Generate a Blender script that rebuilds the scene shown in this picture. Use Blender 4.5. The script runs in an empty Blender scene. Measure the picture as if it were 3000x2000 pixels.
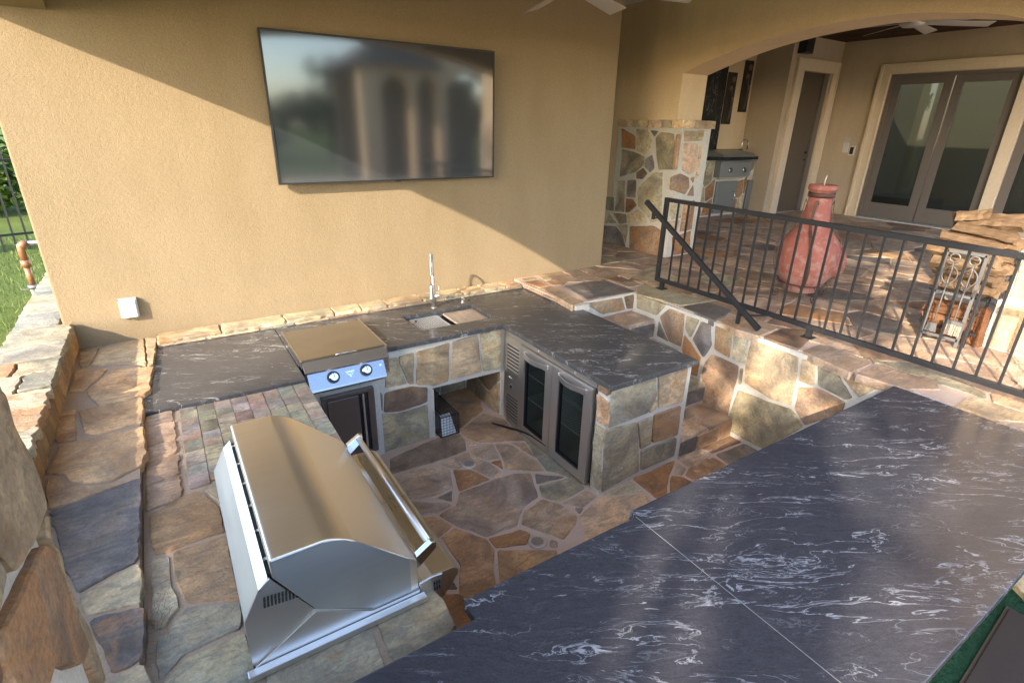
import bpy, bmesh, math, random
from mathutils import Vector, Matrix, noise
random.seed(7)
R = math.radians
sc = bpy.context.scene
COL = sc.collection

# ------------------------------------------------------------------ camera
FPX = 1566.7
AX = [(0.84238862, -0.53847413, 0.02066467),      # image right
      (-0.18652508, -0.32734816, -0.92631073),    # image down
      (0.50555891, 0.77645914, -0.37619329)]      # forward
EYE = Vector((0, 0, 2.57))
cd = bpy.data.cameras.new('camera')
cam = bpy.data.objects.new('camera', cd)
COL.objects.link(cam)
_x, _y, _z = Vector(AX[0]), -Vector(AX[1]), -Vector(AX[2])
cam.matrix_world = Matrix(((_x.x, _y.x, _z.x, EYE.x), (_x.y, _y.y, _z.y, EYE.y), (_x.z, _y.z, _z.z, EYE.z), (0, 0, 0, 1)))
cd.sensor_width = 36
cd.lens = FPX / 3000 * 36
cd.clip_start = 0.05
cd.clip_end = 600
sc.camera = cam

# ------------------------------------------------------------------ light
SUN = Vector((1.72, 1.0, -0.965)).normalized()
w = bpy.data.worlds.new('World')
sc.world = w
w.use_nodes = True
wn = w.node_tree
bg = wn.nodes['Background']
sky = wn.nodes.new('ShaderNodeTexSky')
sky.sky_type = 'NISHITA'
sky.sun_disc = False
sky.sun_elevation = math.asin(-SUN.z)
sky.sun_rotation = math.atan2(-SUN.x, -SUN.y)
sky.air_density = 1.0
sky.dust_density = 1.1
sky.altitude = 200
sky.ozone_density = 1.0
wn.links.new(sky.outputs[0], bg.inputs[0])
bg.inputs[1].default_value = 0.15
sl = bpy.data.lights.new('sun', 'SUN')
sl.energy = 2.0
sl.angle = R(0.55)
sl.color = (0.80, 0.71, 0.585)
so = bpy.data.objects.new('sun', sl)
so.rotation_euler = SUN.to_track_quat('-Z', 'Y').to_euler()
so.location = (-20, -12, 14)
COL.objects.link(so)
sc.view_settings.view_transform = 'Standard'
sc.view_settings.look = 'None'
sc.view_settings.gamma = 1
sc.view_settings.use_curve_mapping = False
sc.view_settings.exposure = 2.72
sc.cycles.max_bounces = 8
sc.cycles.diffuse_bounces = 5
sc.cycles.glossy_bounces = 5
sc.cycles.transparent_max_bounces = 8
sc.cycles.sample_clamp_indirect = 4
sc.cycles.caustics_reflective = False
sc.cycles.caustics_refractive = False


# ------------------------------------------------------------------ measuring helper (photo pixel -> point on a world plane)
def at(p, ax, val):
    u, v = (p[0] - 1500) / FPX, (p[1] - 1000) / FPX
    d = Vector([AX[0][i] * u + AX[1][i] * v + AX[2][i] for i in range(3)])
    return EYE + d * ((val - EYE[ax]) / d[ax])


def fr(o, s, pts):
    return [(o[0] + x / s, o[1] + y / s) for x, y in pts]


# ------------------------------------------------------------------ materials
class NT:
    def __init__(self, name):
        m = bpy.data.materials.new(name)
        m.use_nodes = True
        self.m = m
        self.t = m.node_tree
        self.b = self.t.nodes['Principled BSDF']

    def n(self, typ, **kw):
        nd = self.t.nodes.new(typ)
        for k, v in kw.items():
            if k.startswith('i_'):
                nd.inputs[int(k[2:])].default_value = v
            else:
                setattr(nd, k, v)
        return nd

    def l(self, a, b):
        self.t.links.new(a, b)

    def coord(self, kind='Object', scale=(1, 1, 1), rot=(0, 0, 0), rnd=0.0, vt='POINT'):
        tc = self.n('ShaderNodeTexCoord')
        mp = self.n('ShaderNodeMapping')
        mp.vector_type = vt
        mp.inputs['Scale'].default_value = scale
        mp.inputs['Rotation'].default_value = rot
        self.l(tc.outputs[kind], mp.inputs[0])
        if rnd:
            oi = self.n('ShaderNodeObjectInfo')
            mu = self.n('ShaderNodeMath', operation='MULTIPLY')
            mu.inputs[1].default_value = rnd
            self.l(oi.outputs['Random'], mu.inputs[0])
            self.l(mu.outputs[0], mp.inputs['Location'])
        return mp.outputs[0]

    def noise(self, vec, scale, detail=4, rough=.55, dist=0.0):
        nd = self.n('ShaderNodeTexNoise')
        nd.inputs['Scale'].default_value = scale
        nd.inputs['Detail'].default_value = detail
        nd.inputs['Roughness'].default_value = rough
        nd.inputs['Distortion'].default_value = dist
        if vec is not None:
            self.l(vec, nd.inputs['Vector'])
        return nd.outputs['Fac']

    def ramp(self, fac, stops, interp='LINEAR'):
        nd = self.n('ShaderNodeValToRGB')
        cr = nd.color_ramp
        cr.interpolation = interp
        while len(cr.elements) < len(stops):
            cr.elements.new(.5)
        for e, (p, c) in zip(cr.elements, stops):
            e.position = p
            e.color = c if len(c) == 4 else (*c, 1)
        self.l(fac, nd.inputs[0])
        return nd.outputs[0]

    def math(self, op, a, b=None, clamp=False):
        nd = self.n('ShaderNodeMath', operation=op)
        nd.use_clamp = clamp
        for i, v in enumerate((a, b)):
            if v is None:
                continue
            if isinstance(v, (int, float)):
                nd.inputs[i].default_value = v
            else:
                self.l(v, nd.inputs[i])
        return nd.outputs[0]

    def mix(self, fac, a, b, mode='MIX'):
        nd = self.n('ShaderNodeMixRGB')
        nd.blend_type = mode
        for i, v in enumerate((fac, a, b)):
            if isinstance(v, (int, float)):
                nd.inputs[i].default_value = v
            elif isinstance(v, tuple):
                nd.inputs[i].default_value = v if len(v) == 4 else (*v, 1)
            else:
                self.l(v, nd.inputs[i])
        return nd.outputs[0]

    def bump(self, h, strength=.5, dist=.01, prev=None):
        nd = self.n('ShaderNodeBump')
        nd.inputs['Strength'].default_value = strength
        nd.inputs['Distance'].default_value = dist
        self.l(h, nd.inputs['Height'])
        if prev is not None:
            self.l(prev, nd.inputs['Normal'])
        return nd.outputs[0]

    def out(self, color=None, rough=None, normal=None, metal=None, spec=None):
        for v, k in ((color, 'Base Color'), (rough, 'Roughness'), (normal, 'Normal'), (metal, 'Metallic'), (spec, 'Specular IOR Level')):
            if v is None:
                continue
            if isinstance(v, (int, float)):
                self.b.inputs[k].default_value = v
            elif isinstance(v, tuple):
                self.b.inputs[k].default_value = v if len(v) == 4 else (*v, 1)
            else:
                self.l(v, self.b.inputs[k])
        return self.m


def plain(name, col, rough=.5, metal=0.0, vary=.12, sc_=20, bump=.0):
    t = NT(name)
    c = t.coord()
    f = t.noise(c, sc_, 5)
    col_ = t.mix(f, tuple(x * (1 - vary) for x in col), tuple(min(1, x * (1 + vary)) for x in col))
    f2 = t.noise(c, sc_ * 3.1, 3)
    r = t.math('ADD', t.math('MULTIPLY', f2, .2), rough - .1)
    nrm = t.bump(f2, bump, .004) if bump else None
    return t.out(col_, r, nrm, metal)


def mat_stucco(name, col, rough_noise=1.0):
    t = NT(name)
    c = t.coord()
    big = t.noise(c, .9, 4)
    mid = t.noise(c, 7, 4)
    cr_ = t.coord(rot=(.62, .41, .77))
    fine = t.noise(cr_, 95, 3, .5, 1.6)
    fine2 = t.noise(cr_, 41, 4, .6, 1.2)
    col_ = t.mix(big, tuple(x * .93 for x in col), tuple(x * 1.06 for x in col))
    col_ = t.mix(t.math('MULTIPLY', mid, .25), col_, tuple(x * .86 for x in col))
    g = t.ramp(fine, [(.35, (.80, .80, .80)), (.62, (1.05, 1.05, 1.05))])
    col_ = t.mix(.7, col_, g, 'MULTIPLY')
    n = t.bump(fine, .40 * rough_noise, .005)
    n = t.bump(fine2, .34 * rough_noise, .010, n)
    stain = t.ramp(t.noise(t.coord(scale=(1.6, 1.6, .5)), 2.0, 6, .6), [(.42, (1, 1, 1)), (.72, (.90, .89, .86))])
    col_ = t.mix(1.0, col_, stain, 'MULTIPLY')
    return t.out(col_, .92, n, spec=.2)


def mat_stone(name, fleck=1.0, rough=.62, streak=False):
    """colour comes from each stone's own object colour, alpha = how much rust it carries"""
    t = NT(name)
    oi = t.n('ShaderNodeObjectInfo')
    c = t.coord(rnd=37.0)
    n1 = t.noise(c, 3.2, 6, .6, .8)
    n2 = t.noise(c, 5.0, 7, .62, 1.4)
    n3 = t.noise(c, 70, 4, .7)
    cs = t.coord(scale=(1.0, 3.4, 3.4), rot=(.3, .4, .7), rnd=11.0)
    n4 = t.noise(cs, 7, 7, .65, 1.0)
    base = oi.outputs['Color']
    dk = t.mix(1.0, base, (.50, .47, .47, 1), 'MULTIPLY')
    lt = t.mix(1.0, base, (1.38, 1.34, 1.24, 1), 'MULTIPLY')
    col = t.mix(t.ramp(n1, [(.34, (0, 0, 0)), (.64, (1, 1, 1))]), dk, lt)
    n6 = t.noise(c, 2.3, 5, .6, .9)
    col = t.mix(t.ramp(n6, [(.44, (0, 0, 0)), (.62, (.6, .6, .6))]), col, t.mix(1.0, col, (1.16, .95, .72, 1), 'MULTIPLY'))
    col = t.mix(t.math('MULTIPLY', t.ramp(n4, [(.50, (0, 0, 0)), (.58, (1, 1, 1))]), .60), col, t.mix(1.0, base, (.60, .62, .66, 1), 'MULTIPLY'))
    n7 = t.noise(c, 16, 6, .7, .6)
    col = t.mix(t.math('MULTIPLY', t.ramp(n7, [(.56, (0, 0, 0)), (.66, (1, 1, 1))]), .42), col, t.mix(1.0, base, (.52, .46, .42, 1), 'MULTIPLY'))
    th = t.math('SUBTRACT', 1.0, oi.outputs['Alpha'])
    th = t.math('ADD', t.math('MULTIPLY', th, .36), .335)
    f = t.math('MULTIPLY', t.math('SUBTRACT', n2, th), 7.0, True)
    rust = t.mix(n3, (.26, .115, .042), (.48, .26, .115))
    col = t.mix(t.math('MULTIPLY', f, .82), col, rust)
    col = t.mix(.55 * fleck, col, t.ramp(n3, [(.30, (.55, .55, .55)), (.68, (1.25, 1.25, 1.25))]), 'MULTIPLY')
    h = t.math('ADD', t.math('MULTIPLY', n4, .7), t.math('MULTIPLY', n3, .22))
    nrm = t.bump(h, .8, .018)
    nrm = t.bump(n2, .35, .02, nrm)
    r = t.math('ADD', t.math('MULTIPLY', n1, .25), rough - .12)
    return t.out(col, r, nrm, spec=.4)


def mat_mortar(name, col):
    t = NT(name)
    c = t.coord()
    n1 = t.noise(c, 5, 5)
    n2 = t.noise(c, 90, 4, .7)
    cc = t.mix(n1, tuple(x * .78 for x in col), tuple(min(1, x * 1.12) for x in col))
    cc = t.mix(.5, cc, t.ramp(n2, [(.3, (.65, .65, .65)), (.7, (1.2, 1.2, 1.2))]), 'MULTIPLY')
    return t.out(cc, .95, t.bump(n2, .6, .008), spec=.15)


def mat_granite(name, dark, veinc, amt=1.0):
    t = NT(name)
    c = t.coord(scale=(1.15, .30, 1.0), rot=(0, 0, R(-30)), vt='TEXTURE')
    wv = t.n('ShaderNodeTexNoise')
    wv.inputs['Scale'].default_value = 2.2
    wv.inputs['Detail'].default_value = 3
    t.l(c, wv.inputs['Vector'])
    mixv = t.n('ShaderNodeMixRGB')
    mixv.blend_type = 'ADD'
    mixv.inputs[0].default_value = .55
    t.l(c, mixv.inputs[1])
    t.l(wv.outputs['Color'], mixv.inputs[2])
    cv = mixv.outputs[0]
    a = t.noise(cv, 2.3, 8, .58, .6)
    r1 = t.math('ABSOLUTE', t.math('SUBTRACT', a, .5))
    v1 = t.math('SUBTRACT', 1.0, t.math('MULTIPLY', r1, 90.0), True)
    pm = t.ramp(t.noise(cv, 3.7, 5, .6), [(.50, (0, 0, 0)), (.60, (1, 1, 1))])
    v1 = t.math('MULTIPLY', v1, pm)
    b_ = t.noise(cv, 6.0, 8, .60, 1.2)
    r2 = t.math('ABSOLUTE', t.math('SUBTRACT', b_, .56))
    v2 = t.math('SUBTRACT', 1.0, t.math('MULTIPLY', r2, 80.0), True)
    pm2 = t.ramp(t.noise(cv, 3.0, 3, .5), [(.46, (0, 0, 0)), (.62, (1, 1, 1))])
    v2 = t.math('MULTIPLY', t.math('MULTIPLY', v2, pm2), .60)
    blobs = t.ramp(t.noise(cv, 4.6, 6, .6, 1.8), [(.69, (0, 0, 0)), (.705, (1, 1, 1))])
    v = t.math('ADD', t.math('ADD', v1, v2), t.math('MULTIPLY', blobs, .85), True)
    big = t.ramp(t.noise(cv, 1.15, 3, .5), [(.40, (.22, .22, .22)), (.60, (1.15, 1.15, 1.15))])
    v = t.math('MULTIPLY', v, big)
    c3 = t.noise(cv, .95, 9, .62, .9)
    v3 = t.math('SUBTRACT', 1.0, t.math('MULTIPLY', t.math('ABSOLUTE', t.math('SUBTRACT', c3, .5)), 150.0), True)
    v3 = t.math('MULTIPLY', v3, t.ramp(t.noise(cv, 1.9, 4), [(.46, (0, 0, 0)), (.58, (1, 1, 1))]))
    v = t.math('ADD', v, v3, True)
    v = t.math('MULTIPLY', v, amt * .82)
    g = t.noise(cv, 22, 8, .72)
    cf = t.coord(scale=(1.0, .33, 1.0), rot=(0, 0, R(-30)), vt='TEXTURE')
    fine = t.noise(cf, 130, 3, .7)
    base = t.mix(g, tuple(x * .45 for x in dark), tuple(x * 1.7 for x in dark))
    base = t.mix(.6, base, t.ramp(fine, [(.3, (.55, .55, .55)), (.72, (1.5, 1.5, 1.5))]), 'MULTIPLY')
    col = t.mix(t.math('MULTIPLY', v, .85), base, veinc)
    r = t.math('ADD', t.math('MULTIPLY', g, .16), .15)
    nrm = t.bump(g, .05, .004)
    t.out(col, r, nrm, spec=.30)
    return t.m


def mat_steel(name, col=(.62, .61, .60), rough=.28, axis=1, dirt=.1):
    t = NT(name)
    s = [260, 260, 260]
    s[axis] = 2.5
    c = t.coord(scale=tuple(s))
    f = t.noise(c, 1.0, 3, .6)
    c2 = t.coord()
    d = t.noise(c2, 5, 5)
    cc = t.mix(f, tuple(x * .9 for x in col), tuple(min(1, x * 1.06) for x in col))
    cc = t.mix(t.math('MULTIPLY', d, dirt * 2), cc, tuple(x * .6 for x in col))
    r = t.math('ADD', t.math('MULTIPLY', f, .10), t.math('ADD', t.math('MULTIPLY', d, .12), rough - .1))
    nrm = t.bump(f, .10, .001)
    return t.out(cc, r, nrm, 1.0)


def mat_wood(name, a, b, axis=1, scale=14):
    t = NT(name)
    s = [scale * 2.5] * 3
    s[axis] = scale * .25
    c = t.coord(scale=tuple(s), rnd=9.0)
    f = t.noise(c, 1.0, 7, .65, 1.2)
    c2 = t.coord(rnd=5.0)
    g = t.noise(c2, 9, 5)
    cc = t.mix(t.ramp(f, [(.3, (0, 0, 0)), (.7, (1, 1, 1))]), a, b)
    cc = t.mix(t.math('MULTIPLY', g, .5), cc, tuple(x * .6 for x in a))
    oi = t.n('ShaderNodeObjectInfo')
    cc = t.mix(1.0, cc, t.ramp(oi.outputs['Random'], [(0, (.62, .58, .55)), (1, (1.15, 1.12, 1.08))]), 'MULTIPLY')
    return t.out(cc, .8, t.bump(f, .9, .014), spec=.2)


def mat_grass(name, lo, hi):
    t = NT(name)
    c = t.coord()
    a = t.noise(c, 1.2, 6)
    b = t.noise(c, 40, 4, .7)
    cc = t.mix(a, lo, hi)
    cc = t.mix(.6, cc, t.ramp(b, [(.3, (.45, .45, .45)), (.7, (1.4, 1.4, 1.4))]), 'MULTIPLY')
    return t.out(cc, .95, t.bump(b, .9, .03), spec=.1)


def mat_leaf(name, lo, hi):
    t = NT(name)
    g = t.n('ShaderNodeNewGeometry')
    cc = t.mix(g.outputs['Random Per Island'], lo, hi)
    tr = t.n('ShaderNodeBsdfTranslucent')
    t.l(cc, tr.inputs[0])
    t.out(cc, .6, spec=.25)
    mx = t.n('ShaderNodeMixShader')
    mx.inputs[0].default_value = .25
    t.l(t.b.outputs[0], mx.inputs[1])
    t.l(tr.outputs[0], mx.inputs[2])
    t.l(mx.outputs[0], t.t.nodes['Material Output'].inputs[0])
    return t.m


def mat_glass(name, tint=(.02, .03, .03), fac=.55, rough=.03):
    t = NT(name)
    t.out(tint, rough, spec=.7)
    tr = t.n('ShaderNodeBsdfTransparent')
    tr.inputs[0].default_value = (.75, .8, .78, 1)
    mx = t.n('ShaderNodeMixShader')
    mx.inputs[0].default_value = fac
    t.l(t.b.outputs[0], mx.inputs[1])
    t.l(tr.outputs[0], mx.inputs[2])
    t.l(mx.outputs[0], t.t.nodes['Material Output'].inputs[0])
    return t.m


M = {}
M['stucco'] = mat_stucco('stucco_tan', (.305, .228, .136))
M['stucco_shade_lift'] = mat_stucco('stucco_tan_shade_lift', (.74, .57, .37))  # same tan stucco, lightened in colour to replace light missing under the roof
M['stucco_grey'] = mat_stucco('stucco_taupe', (.56, .46, .34))
M['trim'] = plain('cast_trim', (.68, .56, .41), .8, bump=.2)
M['stone'] = mat_stone('flagstone')
M['stone_wet'] = mat_stone('sealed_flagstone', .9, .5)
M['mortar_w'] = mat_mortar('white_mortar', (.60, .56, .49))
M['mortar_p'] = mat_mortar('pink_mortar', (.58, .43, .34))
M['mortar_l'] = mat_mortar('tan_mortar', (.46, .34, .24))
M['granite'] = mat_granite('dark_granite', (.043, .042, .049), (.42, .42, .44))
M['granite_sun_lift'] = mat_granite('dark_granite_sun_lift', (.070, .067, .066), (.52, .50, .47), 1.3)  # dark granite, base colour lightened towards its sunlit look
M['granite_b'] = mat_granite('black_granite', (.018, .018, .02), (.3, .3, .3), .7)
M['steel'] = mat_steel('brushed_steel', (.72, .70, .68), .36, 1)
M['steel_x'] = mat_steel('brushed_steel_lengthwise', (.62, .62, .62), .27, 0)
M['steel_z'] = mat_steel('brushed_steel_upright', (.78, .74, .70), .40, 2)
M['steel_dark'] = mat_steel('dark_steel', (.30, .29, .30), .33, 0)
M['steel_old'] = mat_steel('weathered_steel', (.50, .47, .43), .40, 0, .35)
M['chrome'] = plain('chrome', (.72, .72, .72), .16, 1.0, .03)
M['black'] = plain('black_metal', (.018, .018, .020), .38)
M['rail'] = plain('rail_paint', (.020, .020, .022), .46, .0, .2, 60)
M['rail'].node_tree.nodes['Principled BSDF'].inputs['Specular IOR Level'].default_value = .3
M['blackplastic'] = plain('black_plastic', (.012, .012, .013), .35)
M['dark'] = plain('dark_recess', (.008, .008, .008), .8)
M['white'] = plain('white_plastic', (.62, .62, .60), .5)
M['board'] = mat_wood('bleached_board', (.52, .40, .29), (.62, .50, .38), 1, 8)
M['log'] = mat_wood('split_log', (.13, .075, .042), (.38, .265, .155), 1, 22)
M['log_red'] = mat_wood('red_log', (.13, .05, .025), (.38, .19, .09), 1, 22)
M['bark'] = mat_wood('bark', (.06, .042, .03), (.16, .12, .085), 2, 8)
M['ceiling_wood'] = mat_wood('ceiling_boards', (.055, .030, .018), (.09, .052, .03), 1, 4)
M['fan'] = plain('fan_silver', (.50, .47, .43), .42, .3)
M['terracotta'] = None
M['iron'] = plain('rusty_iron', (.09, .045, .033), .6, .3, .4, 30)
M['brass'] = plain('copper_pipe', (.34, .16, .08), .45, .35, .3, 25)
M['door'] = plain('brown_door', (.105, .080, .058), .5)
M['bronze'] = plain('bronze_frame', (.15, .128, .112), .45, .1)
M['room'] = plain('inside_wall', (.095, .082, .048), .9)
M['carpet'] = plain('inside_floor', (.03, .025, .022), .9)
M['lawn'] = mat_grass('lawn', (.055, .095, .018), (.17, .20, .05))
M['turf'] = mat_grass('turf', (.012, .045, .028), (.03, .085, .04))
M['leaf'] = mat_leaf('tree_leaf', (.030, .055, .012), (.085, .12, .025))
M['leaf2'] = mat_leaf('shrub_leaf', (.05, .10, .015), (.14, .18, .03))
M['leaf_far'] = mat_leaf('far_leaf', (.02, .035, .012), (.05, .07, .02))
M['roof'] = plain('roof_tiles', (.12, .10, .085), .8)
M['brown'] = plain('brown_cover', (.035, .024, .018), .9)


def _terra():
    t = NT('painted_terracotta')
    c = t.coord()
    a = t.noise(c, 4.5, 6, .6, .5)
    b = t.noise(c, 14, 5, .7, .4)
    cc = t.mix(a, (.27, .072, .054), (.35, .14, .105))
    zc = t.n('ShaderNodeTexCoord')
    sp = t.n('ShaderNodeSeparateXYZ')
    t.l(zc.outputs['Object'], sp.inputs[0])
    low = t.math('MULTIPLY', t.math('SUBTRACT', .52, sp.outputs[2]), 2.2, True)
    f = t.math('MULTIPLY', t.math('SUBTRACT', t.math('ADD', b, t.math('MULTIPLY', low, .16)), .52), 8, True)
    cc = t.mix(t.math('MULTIPLY', f, .5), cc, (.42, .29, .25))
    return t.out(cc, .75, t.bump(b, .3, .006), spec=.3)


M['terracotta'] = _terra()


def _tv():
    t = NT('television_screen')
    t.out((.026, .031, .037), .075, spec=1.0)
    t.b.inputs['IOR'].default_value = 1.62
    t.b.inputs['Coat Weight'].default_value = .0
    return t.m


M['screen'] = _tv()


# ------------------------------------------------------------------ scene graph helpers
def tag(o, label=None, cat=None, group=None, kind=None):
    if label:
        o['label'] = label
    if cat:
        o['category'] = cat
    if group:
        o['group'] = group
    if kind:
        o['kind'] = kind
    return o


def empty(name, loc=(0, 0, 0), label=None, cat=None, group=None, kind=None, rz=0):
    o = bpy.data.objects.new(name, None)
    o.location = loc
    o.rotation_euler = (0, 0, rz)
    o.empty_display_size = .1
    COL.objects.link(o)
    return tag(o, label, cat, group, kind)


def link(name, me, mat, parent=None, loc=None, color=None):
    o = bpy.data.objects.new(name, me)
    if mat is not None and not me.materials:
        me.materials.append(mat)
    if loc is not None:
        o.location = loc
    COL.objects.link(o)
    if parent is not None:
        o.parent = parent
        if loc is None:
            o.location = (-parent.location[0], -parent.location[1], -parent.location[2]) if parent.type == 'EMPTY' and not parent.parent and tuple(parent.rotation_euler) == (0, 0, 0) else (0, 0, 0)
    if color:
        o.color = color
    return o


def recenter(o):
    """put a mesh's origin at its own middle (world position unchanged)"""
    me = o.data
    if not me.vertices:
        return o
    c = Vector((0, 0, 0))
    for v in me.vertices:
        c += v.co
    c /= len(me.vertices)
    for v in me.vertices:
        v.co -= c
    o.location = Vector(o.location) + c
    return o


class MB:
    def __init__(s):
        s.v = []
        s.f = []
        s.sm = []

    def add(s, vs, fs, smooth=False):
        k = len(s.v)
        s.v += [tuple(v) for v in vs]
        for f in fs:
            s.f.append(tuple(k + i for i in f))
            s.sm.append(smooth)
        return s

    def box(s, x0, x1, y0, y1, z0, z1):
        vs = [(x0, y0, z0), (x1, y0, z0), (x1, y1, z0), (x0, y1, z0), (x0, y0, z1), (x1, y0, z1), (x1, y1, z1), (x0, y1, z1)]
        return s.add(vs, [(0, 3, 2, 1), (4, 5, 6, 7), (0, 1, 5, 4), (1, 2, 6, 5), (2, 3, 7, 6), (3, 0, 4, 7)])

    def bar(s, a, b, w_, h_=None, up=(0, 0, 1)):
        a, b = Vector(a), Vector(b)
        h_ = h_ or w_
        d = (b - a).normalized()
        u = Vector(up)
        if abs(d.dot(u)) > .97:
            u = Vector((1, 0, 0))
        r = d.cross(u).normalized()
        u = r.cross(d)
        vs = []
        for p in (a, b):
            for i, j in ((-1, -1), (1, -1), (1, 1), (-1, 1)):
                vs.append(p + r * (i * w_ / 2) + u * (j * h_ / 2))
        return s.add(vs, [(0, 3, 2, 1), (4, 5, 6, 7), (0, 1, 5, 4), (1, 2, 6, 5), (2, 3, 7, 6), (3, 0, 4, 7)])

    def tube(s, pts, r, n=10, cap=True):
        pts = [Vector(p) for p in pts]
        rs = r if isinstance(r, (list, tuple)) else [r] * len(pts)
        vs = []
        prev = None
        for i, p in enumerate(pts):
            d = (pts[min(i + 1, len(pts) - 1)] - pts[max(i - 1, 0)]).normalized()
            if prev is None:
                u = Vector((0, 0, 1)) if abs(d.z) < .9 else Vector((1, 0, 0))
                u = (u - d * u.dot(d)).normalized()
            else:
                u = (prev - d * prev.dot(d)).normalized()
            prev = u
            q = d.cross(u)
            for k in range(n):
                a = 2 * math.pi * k / n
                vs.append(p + (u * math.cos(a) + q * math.sin(a)) * rs[i])
        fs = []
        for i in range(len(pts) - 1):
            for k in range(n):
                fs.append((i * n + k, i * n + (k + 1) % n, (i + 1) * n + (k + 1) % n, (i + 1) * n + k))
        s.add(vs, fs, True)
        if cap:
            k0 = len(s.v) - len(vs)
            s.f.append(tuple(k0 + k for k in range(n))[::-1])
            s.sm.append(False)
            s.f.append(tuple(k0 + (len(pts) - 1) * n + k for k in range(n)))
            s.sm.append(False)
        return s

    def lathe(s, prof, n=32, c=(0, 0, 0), warp=None):
        vs = []
        for r, z in prof:
            for k in range(n):
                a = 2 * math.pi * k / n
                vs.append((c[0] + r * math.cos(a), c[1] + r * math.sin(a), c[2] + z))
        fs = []
        for i in range(len(prof) - 1):
            for k in range(n):
                fs.append((i * n + k, i * n + (k + 1) % n, (i + 1) * n + (k + 1) % n, (i + 1) * n + k))
        s.add(vs, fs, True)
        return s

    def prism(s, prof, axis, a, b, cap=True):
        """profile of 2D points swept along an axis; the other two axes in cyclic order xyz"""
        o = [i for i in range(3) if i != axis]
        vs = []
        for t in (a, b):
            for p in prof:
                v = [0, 0, 0]
                v[axis] = t
                v[o[0]], v[o[1]] = p
                vs.append(tuple(v))
        n = len(prof)
        fs = [(i, (i + 1) % n, n + (i + 1) % n, n + i) for i in range(n)]
        if cap:
            fs += [tuple(range(n))[::-1], tuple(range(n, 2 * n))]
        return s.add(vs, fs)

    def mesh(s, name, bevel=0.0, seg=2, fixn=True):
        me = bpy.data.meshes.new(name)
        me.from_pydata(s.v, [], s.f)
        if fixn or bevel:
            bm = bmesh.new()
            bm.from_mesh(me)
            bmesh.ops.recalc_face_normals(bm, faces=bm.faces)
            if bevel:
                es = [e for e in bm.edges if len(e.link_faces) == 2 and e.calc_face_angle(0) > .5 and not (e.link_faces[0].smooth and e.link_faces[1].smooth)]
                sel = [e for e in es]
                bmesh.ops.bevel(bm, geom=sel, offset=bevel, segments=seg, profile=.6, affect='EDGES', clamp_overlap=True)
            bm.to_mesh(me)
            bm.free()
        if not bevel:
            for p, sm in zip(me.polygons, s.sm):
                p.use_smooth = sm
        me.update()
        return me

    def go(s, name, mat, parent=None, bevel=0.0, seg=2, center=True):
        o = link(name, s.mesh(name, bevel, seg), mat, parent)
        if center and (parent is None or parent.type == 'EMPTY'):
            recenter(o)
        return o


def sub(o, child):
    """make child a sub-part of o, keeping its place"""
    child.parent = o
    child.location = Vector(child.location) - Vector(o.location)
    return child


def setmat(o, mat):
    o.data.materials.clear()
    o.data.materials.append(mat)


# ------------------------------------------------------------------ flagstones
GREY = [(.36, .325, .23), (.40, .36, .25), (.31, .285, .215), (.43, .375, .265), (.33, .315, .25), (.46, .40, .285)]
RUST = [(.38, .225, .12), (.33, .18, .095), (.42, .27, .15)]
SLATE = [(.15, .138, .132), (.18, .165, .155), (.21, .185, .165)]
BROWN = [(.37, .25, .145), (.41, .275, .155), (.345, .235, .14)]  # stone browns, with the orange of bounced light mixed into the colour
TAUPE = [(.45, .335, .25), (.49, .365, .265), (.42, .32, .245), (.47, .355, .27), (.49, .36, .255)]
TAN = [(.50, .39, .25), (.46, .355, .23), (.54, .42, .28)]


def pick(mix_):
    r = random.random() * sum(m[0] for m in mix_)
    for wgt, pal, lo, hi in mix_:
        r -= wgt
        if r <= 0:
            break
    c = random.choice(pal)
    k = random.uniform(.86, 1.14)
    return (c[0] * k, c[1] * k, c[2] * k, random.uniform(lo, hi))


WALLMIX = [(5, GREY, .1, .55), (2, RUST, .6, .95), (1, SLATE, .1, .4), (1.5, TAN, .3, .7)]
FLOORMIX = [(7, TAUPE, .0, .35), (1, GREY, .0, .3), (.9, RUST, .3, .6), (.5, SLATE, .0, .2)]


def inset(poly, d):
    """shrink a 2D polygon by d (anticlockwise)"""
    n = len(poly)
    out = []
    for i in range(n):
        p0, p1, p2 = Vector(poly[i - 1]), Vector(poly[i]), Vector(poly[(i + 1) % n])
        a, b = (p1 - p0), (p2 - p1)
        if a.length < 1e-6 or b.length < 1e-6:
            out.append(tuple(p1))
            continue
        a.normalize()
        b.normalize()
        na, nb = Vector((-a.y, a.x)), Vector((-b.y, b.x))
        m = na + nb
        if m.length < .2:
            m = na
        m.normalize()
        k = d / max(.45, m.dot(na))
        out.append(tuple(p1 + m * k))
    return out


def area(poly):
    return sum(poly[i - 1][0] * poly[i][1] - poly[i][0] * poly[i - 1][1] for i in range(len(poly))) / 2


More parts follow.
